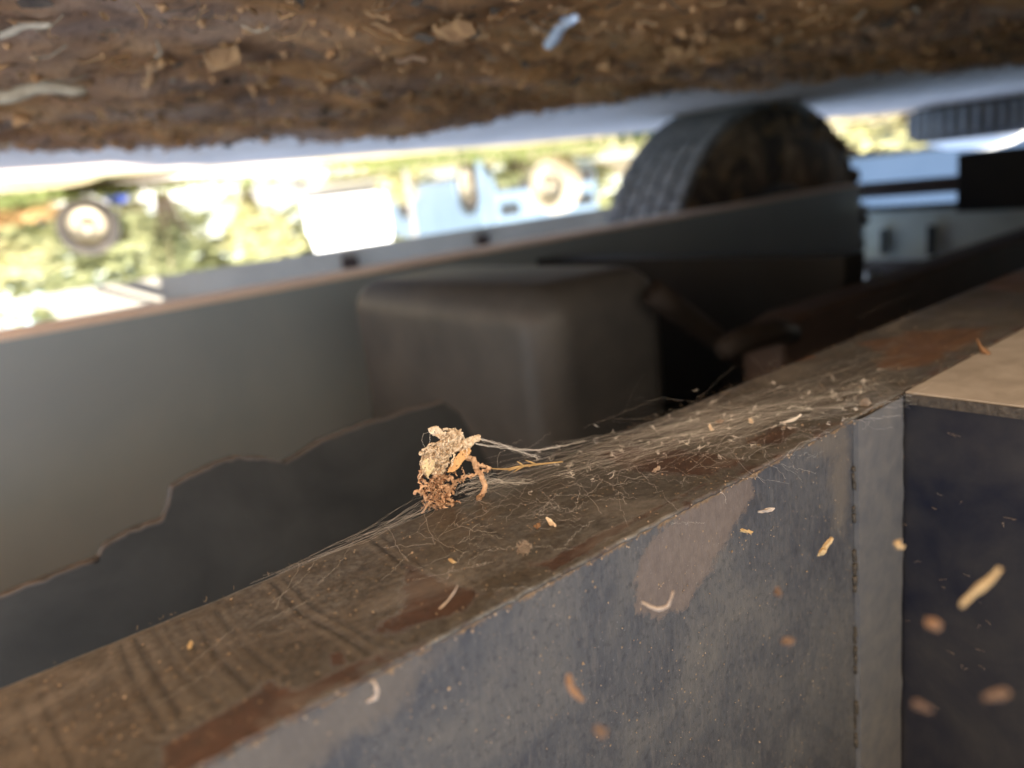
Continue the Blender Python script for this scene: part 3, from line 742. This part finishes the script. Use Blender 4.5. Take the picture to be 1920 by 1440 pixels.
fleck(1838, 1102, 100, 12, D(-52), -.20, M_straw, 'long tan straw bit before the dark navy panel at the right')
fleck(1076, 1290, 60, 15, D(58), -.205, M_straw2, 'curved orange chaff bit low on the blue-grey beam face', bend=.12)
fleck(1437, 957, 34, 9, D(-15), .012, M_dustfluff, 'small pale bent flake near the top of the beam face', 'leaf_flake', 'leaf flake')
fleck(1400, 996, 26, 8, D(10), .014, M_straw, 'small tan sliver below the pale bent flake')
fleck(1686, 1023, 18, 16, D(70), -.24, M_straw, 'round tan crumb at the edge of the dark panel', 'leaf_flake', 'leaf flake')
fleck(1748, 1169, 24, 20, D(10), -.18, M_straw2, 'bright orange-red crumb glowing on the dark panel', 'leaf_flake', 'leaf flake')
fleck(1460, 1111, 16, 14, D(60), -.23, M_dim, 'small orange crumb left of the pale strip', 'leaf_flake', 'leaf flake')
fleck(1478, 1202, 24, 16, D(-25), -.22, M_dim, 'dim pinkish crumb on the blue-grey face left of the strip', 'leaf_flake', 'leaf flake')
fleck(1125, 1370, 26, 20, D(30), -.175, M_dim, 'dark orange crumb near the bottom edge of the photo', 'leaf_flake', 'leaf flake')
fleck(1868, 1303, 40, 17, D(-20), -.175, M_dim, 'blurred brown flake low on the dark panel at right', 'leaf_flake', 'leaf flake')
fleck(1730, 1325, 30, 15, D(25), -.175, M_dim, 'blurred dull brown flake at the bottom of the dark panel', 'leaf_flake', 'leaf flake')
fleck(700, 1298, 55, 9, D(-75), .012, M_dustfluff, 'pale curled fibre on the beam face at lower left', 'fibre', 'fibre', bend=.3)
fleck(1238, 1130, 70, 9, D(-25), .06, M_dustfluff, 'pale dusty curl of lint beside the tan scuffed patch', 'fibre', 'fibre', bend=.4)
fleck(983, 1028, 34, 30, D(30), .004, M_dustfluff, 'fluffy pinkish dust ball on the brown flange', 'dust_ball', 'dust ball', 'flange')
fleck(1032, 978, 30, 11, D(40), .004, M_scrap, 'flat tan flake above the dust ball on the flange', 'leaf_flake', 'leaf flake', 'flange')
fleck(1007, 987, 15, 12, D(0), .003, M_straw2, 'tiny orange crumb beside the tan flake on the flange', 'leaf_flake', 'leaf flake', 'flange')
fleck(848, 1052, 18, 10, D(20), .003, M_straw, 'golden crumb on the scraped flange below the clump', 'leaf_flake', 'leaf flake', 'flange')
fleck(838, 1125, 90, 5, D(-52), .006, M_dustfluff, 'pale thread with a hooked tip over the dark rust patch', 'fibre', 'fibre', 'flange', bend=.06)
fleck(1230, 880, 22, 9, D(-40), .003, M_dustfluff, 'whitish forked shred over the rust patch in the cobweb', 'leaf_flake', 'leaf flake', 'flange')
fleck(1333, 803, 20, 10, D(70), .003, M_scrap, 'small tan husk leftmost in the silky cobweb', 'leaf_flake', 'leaf flake', 'flange')
fleck(1350, 790, 18, 8, D(-10), .003, M_straw2, 'flat orange husk in the silky cobweb', 'leaf_flake', 'leaf flake', 'flange')
fleck(1408, 790, 14, 10, D(60), .003, M_scrap, 'curled tan husk rightmost in the silky cobweb', 'leaf_flake', 'leaf flake', 'flange')
fleck(1478, 788, 60, 7, D(-22), .003, M_web_silk, 'white twisted silk rope in the cobweb', 'silk_rope', 'cobweb', 'flange', bend=.08)
fleck(1622, 756, 26, 18, D(-10), .004, M_dustfluff, 'dusty knot where the cobweb meets the strip', 'dust_ball', 'dust ball', 'flange')
fleck(357, 1210, 18, 11, D(-70), .002, M_straw, 'golden crumb among the scrape marks at left', 'leaf_flake', 'leaf flake', 'flange')
fleck(1860, 660, 70, 10, D(35), .004, M_straw2, 'reddish root hair on the pale plate at the right edge', 'fibre', 'fibre', 'flange', bend=.25)

# crumbs and lint too many to count
mb = MB()
def crumb(p, r):
    q = Matrix.Rotation(rr(0, 6.28), 3, Vector((rr(-1, 1), rr(-1, 1), 1)))
    mb.add([p + q @ (Vector(a) * r * rr(.6, 1.3)) for a in ((1, 0, 0), (-1, 0, 0), (0, 1, 0), (0, -1, 0), (0, 0, 1), (0, 0, -1))],
           [(0, 2, 4), (2, 1, 4), (1, 3, 4), (3, 0, 4), (2, 0, 5), (1, 2, 5), (3, 1, 5), (0, 3, 5)])
for k in range(520):
    crumb(Vector((rr(-.05, .42), YA + .0003, ZA + .012 + abs(random.gauss(0, .09)))), rr(.00012, .00035) * (2.2 if random.random() < .05 else 1))
for k in range(620):
    crumb(Vector((rr(-.05, .6), rr(YF, YA), ZA - .0002)), rr(.00015, .0004) * (1.8 if random.random() < .06 else 1))
for k in range(130):
    crumb(Vector((rr(-.05, .6), YA + rr(0, .002), ZA + rr(0, .004))), rr(.0002, .0006))
mb.build('dust_crumbs', M_crumb, None, label='tan dust crumbs sprinkled over the near beam', cat='dust', kind='stuff')
mb = MB()
for k in range(22):                               # short lint hairs on the faces
    u = rr(1680, 1910); v0 = rr(800, 1420); p = onX(u, v0, .394)
    if p.y < YA: continue
    thread(mb, [p, p + Vector((0, rr(-.002, .002), rr(-.002, .001))), p + Vector((-.0005, rr(-.004, .004), rr(-.002, .002)))], .00006, 3, .0001, 3)
for k in range(120):
    x = rr(0, .6); 
    thread(mb, [Vector((x, YF, ZA)), Vector((x + rr(-.001, .001), YF - rr(.0005, .002), ZA - rr(0, .0015)))], .00005, 3, .0001, 3)
mb.build('lint_hairs', M_crumb, None, label='loose lint hairs on the dark panel and beam edges', cat='lint', kind='stuff')

# ------------------------------------------------------------------ leaf litter on the soil
lit_mats = [simple('litter_brown', (.17, .08, .034), (.40, .21, .085), 60, .9, .2, .2), simple('litter_pale', (.26, .19, .12), (.42, .32, .21), 60, .85, .2, .2), simple('litter_dark', (.05, .035, .025), (.12, .08, .05), 60, .9, .2, .2)]
mbs = [MB(), MB(), MB()]
for k in range(5200):
    x = rr(0.0, 3.4); y = rr(soil_edge(x) - .06, -.4)
    z = soil_h(x, y) + rr(.001, .006); an = rr(0, 6.28); mb = mbs[random.choices((0, 1, 2), (7, .6, 3))[0]]
    if random.random() < .5:
        L = rr(.003, .013); W_ = L * rr(.25, .6)
        q = Matrix.Rotation(an, 3, 'Z') @ Matrix.Rotation(rr(-.7, .7), 3, 'X') @ Matrix.Rotation(rr(-.7, .7), 3, 'Y')
        pts = [(-L, 0, 0), (-L * .3, W_, .1 * L), (L * .5, W_ * .7, 0), (L, 0, .2 * L), (L * .4, -W_ * .8, 0), (-L * .4, -W_, .15 * L)]
        mb.add([Vector((x, y, z)) + q @ Vector(p_) for p_ in pts], [(0, 1, 2, 3), (0, 3, 4, 5)])
    else:
        L = rr(.008, .032); q = Matrix.Rotation(an, 3, 'Z') @ Matrix.Rotation(rr(-.5, .5), 3, 'Y')
        mb.tube([Vector((x, y, z)), Vector((x, y, z)) + q @ Vector((L * .5, .003, .003)), Vector((x, y, z)) + q @ Vector((L, 0, 0))], rr(.0004, .0011), 4)
lit = mbs[0].build('leaf_litter', lit_mats[0], None, label='dead leaves and chaff strewn over the soil', cat='leaf litter', kind='stuff')
lit2 = mbs[1].build('leaf_litter', lit_mats[1], None, label='pale straw and chaff strewn over the soil', cat='leaf litter', kind='stuff')
lit3 = mbs[2].build('leaf_litter', lit_mats[2], None, label='dark rotten leaves strewn over the soil', cat='leaf litter', kind='stuff')
mb = MB(); M_clod = simple('soil_clod', (.22, .10, .042), (.50, .26, .11), 40, .95, .1, .6, .004)
for k in range(3200):
    x = rr(0.0, 2.6) ; y = soil_edge(x) * random.random() ** 1.4
    if y > -.4: continue
    crumb(Vector((x, y, soil_h(x, y) + .001)), rr(.002, .006) * (2.2 if random.random() < .07 else 1))
mb.build('soil_clods', M_clod, None, label='small crumbs of brown earth lying on the soil', cat='soil', kind='stuff')
def on_soil(u, v):
    d = ray(u, v); t_ = .3
    while t_ < 5:
        p = CAM + d * t_
        if p.z < soil_h(p.x, p.y): return p
        t_ += .004
    return CAM + d * t_
def litter_thing(name, u0, v0, u1, v1, r, mat, label, cat, flat=False):
    a, b = on_soil(u0, v0), on_soil(u1, v1)
    if (b - a).length > .35: b = a + (b - a).normalized() * .35
    mid = (a + b) / 2; mb = MB(); m = 9
    if flat:
        ax = (b - a); nrm = ax.cross(Vector((0, 0, 1))).normalized()
        poly = []
        for k in range(m): poly.append(a + ax * (k / (m - 1)) + nrm * r * math.sin(math.pi * k / (m - 1)) * rr(.7, 1.2) + Vector((0, 0, .008 + .012 * random.random())))
        for k in range(m - 2, 0, -1): poly.append(a + ax * (k / (m - 1)) - nrm * r * math.sin(math.pi * k / (m - 1)) * rr(.7, 1.2) + Vector((0, 0, .006 + .012 * random.random())))
        c = sum(poly, Vector()) / len(poly) + Vector((0, 0, .008)); n_ = len(poly)
        mb.add(poly + [c], [(i, (i + 1) % n_, n_) for i in range(n_)])
        mb.add([p_ - Vector((0, 0, .0012)) for p_ in poly] + [c - Vector((0, 0, .0012))], [((i + 1) % n_, i, n_) for i in range(n_)])
    else:
        mb.tube([a.lerp(b, k / (m - 1)) + Vector((rr(-.3, .3) * r, rr(-.3, .3) * r, r + .004 + .5 * r * math.sin(k))) for k in range(m)], [r * q for q in (.7, 1, .95, 1.05, .9, 1, .9, .8, .6)], 7)
    o = mb.build(name, mat, None, not flat); return tag(o, label, cat)
litter_thing('twig', -40, 155, 150, 140, .006, lit_mats[1], 'pale thick twig lying at the left edge of the soil', 'twig')
litter_thing('twig', 1025, 62, 1075, 0, .006, simple('grey_twig', (.35, .37, .42), (.5, .52, .56), 90, .6, .4, .2), 'grey white twig on the soil near the top centre', 'twig')
litter_thing('twig', 268, 140, 300, 88, .005, lit_mats[0], 'short brown twig in the dark hollow at left', 'twig')
litter_thing('leaf', 1500, 150, 1580, 125, .016, M_straw2, 'curled orange dead leaf above the big tyre', 'leaf', True)
litter_thing('leaf', 1425, 195, 1490, 165, .025, M_straw2, 'round rusty leaf overlapping the foot of the tyre', 'leaf', True)
litter_thing('leaf', 820, 35, 880, 10, .014, lit_mats[0], 'pale curled leaf near the top edge left of centre', 'leaf', True)
litter_thing('leaf', 1240, 90, 1300, 60, .018, lit_mats[0], 'round tan leaf on the soil right of centre', 'leaf', True)
litter_thing('leaf', 385, 92, 440, 65, .015, lit_mats[0], 'tan leaf tip at the rim of the dark hollow', 'leaf', True)
litter_thing('straw_stalk', 740, 95, 800, 92, .003, M_straw2, 'orange straw stalk lying level on the soil', 'straw')
litter_thing('straw_stalk', -20, 45, 90, 20, .003, lit_mats[1], 'thin straw stalk in the upper left corner', 'straw')

# ------------------------------------------------------------------ the yard behind
def leaf_cloud(mb, c, rad, n, size, flat=1.0):
    for k in range(n):
        d = Vector((random.gauss(0, 1), random.gauss(0, 1), random.gauss(0, 1))).normalized() * random.random() ** .4
        p = c + Vector((d.x * rad[0], d.y * rad[1], d.z * rad[2])) * (1 + .25 * noise.noise(d * 3 + c))
        q = Matrix.Rotation(rr(0, 6.28), 3, 'Z') @ Matrix.Rotation(rr(-1.2, 1.2), 3, 'X'); s = size * rr(.6, 1.4)
        mb.add([p + q @ Vector(v_) * s for v_ in ((-1, 0, 0), (0, .45, .1), (1, 0, 0), (0, -.45, .1))], [(0, 1, 2, 3)])
M_leafg = two_sided('leaf_green', (.16, .185, .085), (.36, .36, .19), 3, .45)
M_leafy = two_sided('leaf_yellow_green', (.36, .36, .17), (.58, .54, .30), 3, .45)
M_dry = two_sided('dry_weed', (.30, .18, .07), (.5, .33, .15), 4, .4)
M_bark = simple('bark', (.08, .06, .045), (.17, .13, .09), 12, .9, .2, .5, .01)
M_grass = two_sided('grass_blades', (.08, .12, .03), (.22, .24, .08), 2, .4)
def bush(p, rad, n, size, mat, label, name='bush', cat='bush', group=None, trunk_h=None):
    e = empty(name, p, label, cat, group); h = trunk_h or rad[2] * .8
    mb = MB()
    for k in range(6):
        an = k * 1.05; tip = p + Vector((rad[0] * .6 * math.cos(an), rad[1] * .6 * math.sin(an), h + rad[2] * rr(0, .6)))
        mb.tube([p + Vector((rr(-.03, .03), rr(-.03, .03), -.05)), p.lerp(tip, .4) + Vector((0, 0, h * .2)), tip], [.03, .02, .006] if trunk_h is None else [.13, .08, .02], 6)
    s = mb.build('stems' if trunk_h is None else 'trunk', M_bark, e, True); s.matrix_parent_inverse = Matrix.Translation(-p)
    mb = MB(); c = p + Vector((0, 0, h + rad[2] * .1))
    for k in range(7):
        o_ = Vector((rr(-.55, .55) * rad[0], rr(-.55, .55) * rad[1], rr(-.5, .5) * rad[2])); leaf_cloud(mb, c + o_, tuple(r_ * .55 for r_ in rad), n // 7, size)
    s = mb.build('crown', mat, e); s.matrix_parent_inverse = Matrix.Translation(-p)
    return e
def at_dist(u, v, dist):
    d = ray(u, v); d = Vector((d.x, d.y, 0)).normalized() * dist
    return Vector((d.x, d.y, terrain(d.x, d.y)))
bush(at_dist(-60, 400, 8.0), (.55, .5, .42), 900, .05, M_leafy, 'sunlit yellow bush at the left edge of the yard')
bush(at_dist(310, 400, 7.5), (.35, .4, .5), 700, .05, M_leafg, 'green bush between the white-hubbed wheel and the white van')
bush(at_dist(480, 400, 7.0), (.40, .4, .40), 800, .045, M_leafy, 'feathery yellow green bush just left of the white van')
bush(at_dist(765, 400, 9.5), (.35, .35, .22), 600, .04, M_leafy, 'low sunny weeds in front of the white van', 'weed_tuft', 'weeds')
bush(at_dist(980, 400, 8.0), (.28, .3, .18), 500, .035, M_leafg, 'low green weeds just left of the cream wheel', 'weed_tuft', 'weeds')
bush(at_dist(1720, 250, 6.5), (.9, .7, .14), 1500, .04, M_leafy, 'bright yellow bush right of the big tyre')
for k, (u, dist, lab) in enumerate([(-150, 17, 'dark tree far behind at the left edge'), (250, 18, 'dark tree far behind the white-hubbed wheel'), (650, 20, 'tall tree far behind the white van'), (1000, 19, 'tall tree far behind the cream wheel'), (1350, 20, 'tall tree far behind the big tyre'), (1750, 22, 'dark tree far behind at the right')]):
    bush(at_dist(u, 400, dist), (2.6, 2.4, 2.2), 2400, .22, M_leafg, lab, 'tree', 'tree', 'trees behind the yard', 1.1)

def make_vehicle(name, label, cat, p, yaw, mat, L=4.4, W_=1.75, clr=.28, sill=.95, roof=1.6, van=False, wr=.32):
    e = empty(name, p, label, cat); e.rotation_euler = (0, 0, yaw)
    wx = (L * .31, -L * .31); ar = wr + .06
    prof = [(-L / 2, clr + .12), (-L / 2 + .06, clr)]
    for x in sorted(wx):
        prof += [(x - ar, clr)] + [(x - ar * math.cos(math.pi * k / 10), max(clr, wr + ar * math.sin(math.pi * k / 10))) for k in range(1, 10)] + [(x + ar, clr)]
    prof += [(L / 2 - .06, clr), (L / 2, clr + .14), (L / 2, sill - .15), (L / 2 - .1, sill - .02), (L * .22, sill + .06), (-L / 2 + .04, sill + .04), (-L / 2, sill - .1)]
    MB().prism(prof, lambda q: Vector((q[0], -W_ / 2, q[1])), lambda q: Vector((q[0], W_ / 2, q[1]))).build('body', mat, e, bevel=.03)
    x0, x1 = (-L / 2 + .05, L * .2) if not van else (-L / 2 + .03, L * .36)
    mb = MB(); t_ = .16; fr = .5 if not van else .3
    mb.add([(x0, -W_ / 2 + .03, sill), (x1, -W_ / 2 + .03, sill), (x1, W_ / 2 - .03, sill), (x0, W_ / 2 - .03, sill), (x0 + .2, -W_ / 2 + t_, roof), (x1 - fr, -W_ / 2 + t_, roof), (x1 - fr, W_ / 2 - t_, roof), (x0 + .2, W_ / 2 - t_, roof)],
           [(0, 3, 2, 1), (4, 5, 6, 7), (0, 1, 5, 4), (1, 2, 6, 5), (2, 3, 7, 6), (3, 0, 4, 7)])
    mb.build('cabin', mat, e, bevel=.05)
    for s in (-1, 1):
        for a, b in ((.1, .45), (.52, .9)):
            def pt(q, h): 
                xa = x0 + .2 * h; xb = x1 - fr * h
                return Vector((xa + (xb - xa) * q, s * (W_ / 2 - .03 - (t_ - .03) * h + .008), sill + (roof - sill) * h))
            vs = [pt(a, .12), pt(b, .12), pt(b, .85), pt(a, .85)]
            MB().add(vs + [v_ + Vector((0, s * .006, 0)) for v_ in vs], [(0, 1, 2, 3), (4, 7, 6, 5), (0, 4, 5, 1), (1, 5, 6, 2), (2, 6, 7, 3), (3, 7, 4, 0)]).build('side_window', M_glass, e)
    for x in (L / 2 - .02, -L / 2 - .04):
        MB().box(x, x + .06, -W_ / 2 + .05, W_ / 2 - .05, clr + .1, clr + .26).build('bumper', M_dark, e, bevel=.02)
        for s in (-1, 1): MB().box(x + .01, x + .05, s * W_ * .36 - .14, s * W_ * .36 + .14, sill - .32, sill - .18).build('lamp', M_glass, e, bevel=.015)
    for x in wx:
        for s in (-1, 1):
            we = bpy.data.objects.new('wheel', None); C.objects.link(we); we.parent = e
            M = Matrix.Translation((x, s * (W_ / 2 - .11), wr)) @ (Matrix.Identity(4) if s > 0 else Matrix.Rotation(math.pi, 4, 'Z'))
            h = .1
            MB().lathe([(wr * .6, h - .01), (wr * .7, h), (wr * .95, h - .01), (wr, h - .04), (wr, -h + .04), (wr * .95, -h), (wr * .6, -h)], 32, M).build('tyre', M_rubber, we, True)
            MB().lathe([(0, h - .03), (wr * .2, h - .03), (wr * .35, h - .05), (wr * .55, h - .02), (wr * .62, h)], 24, M).build('rim', M_rim, we, True)
    return e
make_vehicle('van', 'bright white van parked in the sun beyond the far rail', 'van', at_dist(655, 400, 18.0), D(-62), M_white, 4.0, 1.7, .16, 1.05, 1.9, True)
make_vehicle('car', 'pale blue grey car with a dark wheel arch beside the cream wheel', 'car', at_dist(905, 400, 12.0), D(-80), M_ltblue, 3.8, 1.6, .2)
make_vehicle('van', 'blue van glimpsed under the truck at the right', 'van', Vector((8.6, -3.4, terrain(0, -3.4))), D(88), M_blue, 4.6, 1.9, .30, 1.2, 1.95, True)

def loose_wheel(u, v, dist, r, yaw, mats, label, tilt=0.0, wdt=.18):
    d = ray(u, v); d.normalize(); q = CAM + d * dist
    p = Vector((q.x, q.y, q.z - r))
    e = empty('loose_wheel', p, label, 'wheel'); e.rotation_euler = (tilt, 0, yaw)
    M = Matrix.Translation((0, 0, r)); h = wdt / 2
    MB().lathe([(r * .62, h - .02), (r * .72, h), (r * .93, h - .01), (r, h - .04), (r, -h + .04), (r * .93, -h), (r * .62, -h)], 36, M).build('tyre', mats[0], e, True)
    MB().lathe([(0, h - .01), (r * .12, h - .01), (r * .16, h - .035), (r * .3, h - .05), (r * .5, h - .02), (r * .6, h - .01), (r * .60, h + .004), (r * .60, -h)], 32, M).build('rim', mats[1], e, True)
    for k in range(5):
        a = k * 1.2566
        MB().lathe([(0, h - .02), (r * .035, h - .02), (r * .035, h - .05)], 8, M @ Matrix.Translation((r * .23 * math.cos(a), 0, r * .23 * math.sin(a)))).build('wheel_bolt', M_dark, e)
    return e
dW = ray(170, 425)
loose_wheel(166, 424, 5.5, .175, math.atan2(-dW.y, -dW.x) - math.pi / 2 + .1, (M_rubber, M_rim), 'dark tyre with a white round rim standing at the left')
dW = ray(1040, 345)
loose_wheel(1040, 345, 6.6, .235, math.atan2(-dW.y, -dW.x) - math.pi / 2 + .75, (M_rim, M_rim), 'cream coloured wheel standing just left of the big tyre')

def lump(name, p, rad, mat, label, cat, seed):
    bm = bmesh.new(); bmesh.ops.create_icosphere(bm, subdivisions=3, radius=1)
    for v_ in bm.verts:
        k = 1 + .25 * noise.noise(v_.co * 1.6 + Vector((seed, 0, 0))) + .1 * noise.noise(v_.co * 4 + Vector((seed, 0, 0)))
        v_.co = Vector((v_.co.x * rad[0], v_.co.y * rad[1], v_.co.z * rad[2])) * k
    me = bpy.data.meshes.new(name); bm.to_mesh(me); bm.free(); me.materials.append(mat)
    o = bpy.data.objects.new(name, me); C.objects.link(o); o.location = p + Vector((0, 0, rad[2] * .8))
    return tag(o, label, cat)
tp = on_ground(1858, 182)
e = empty('loose_tyre', tp, 'black tyre lying flat on the gravel at the right edge', 'tyre')
Mt = Matrix.Rotation(math.pi / 2, 4, 'X') @ Matrix.Translation((0, .09, 0))
MB().lathe([(.18, .07), (.20, .09), (.28, .085), (.31, .05), (.31, -.05), (.28, -.085), (.20, -.09), (.18, -.07), (.18, .07)], 40, Matrix.Translation((.1, -.1, .095)) @ Matrix.Rotation(math.pi / 2, 4, 'X')).build('casing', M_rubber, e, True)
for k in range(36):
    a = 2 * math.pi * k / 36
    MB().box(.300, .318, -.012, .012, .03, .155, Matrix.Translation((.1, -.1, 0)) @ Matrix.Rotation(a, 4, 'Z')).build('tread_block', M_tread, e)
bp = at_dist(1850, 240, 5.6)
lump('whitewashed_stone', bp + Vector((.1, -.1, -.05)), (.5, .3, .17), simple('whitewash', (.5, .5, .48), (.75, .74, .7), 8, .8, .2, .5, .01), 'long whitewashed stone behind the flat tyre at the right', 'stone', 15)
lump('rock', at_dist(535, 420, 6.6), (.22, .2, .12), M_grey, 'grey rock beside the feathery bush near the white van', 'rock', 1)
lump('tarp_bundle', at_dist(238, 460, 5.6), (.07, .06, .05), M_tarp, 'small blue tarp bundle right of the white-hubbed wheel', 'tarp', 4)
bush(at_dist(30, 480, 6.5), (.35, .3, .10), 700, .035, M_dry, 'dry orange tuft of weeds at the left edge', 'weed_tuft', 'weeds')
mb = MB()
pp = at_dist(905, 360, 8.0); mb.box(pp.x - .03, pp.x + .03, pp.y - .03, pp.y + .03, pp.z - .02, pp.z + 1.2)
tag(mb.build('post', M_ltblue, None, bevel=.008), 'pale blue grey post left of the cream wheel', 'post')
pp = at_dist(766, 360, 7.6); mb = MB(); mb.box(pp.x - .02, pp.x + .02, pp.y - .02, pp.y + .02, pp.z - .02, pp.z + 1.2)
tag(mb.build('post', M_grey, None, bevel=.006), 'thin grey post in front of the white van', 'post')
# grass verge along the gravel
mb = MB()
for k in range(5200):
    u = rr(-100, 1250); dist = rr(3.6, 5.0) if random.random() < .7 else rr(5, 9)
    p = at_dist(u, 300, dist)
    if noise.noise(p * 1.1) < -.1: continue
    h = rr(.02, .07) * (1 if dist < 5 else 1.6); an = rr(0, 6.28); w_ = rr(.003, .008)
    a = Vector((math.cos(an), math.sin(an), 0))
    mb.add([p - a * w_, p + a * w_, p + Vector((rr(-.03, .03), rr(-.03, .03), h))], [(0, 1, 2)])
mb.build('grass', M_grass, None, label='green and straw coloured grass verge beyond the gravel', cat='grass', kind='stuff')
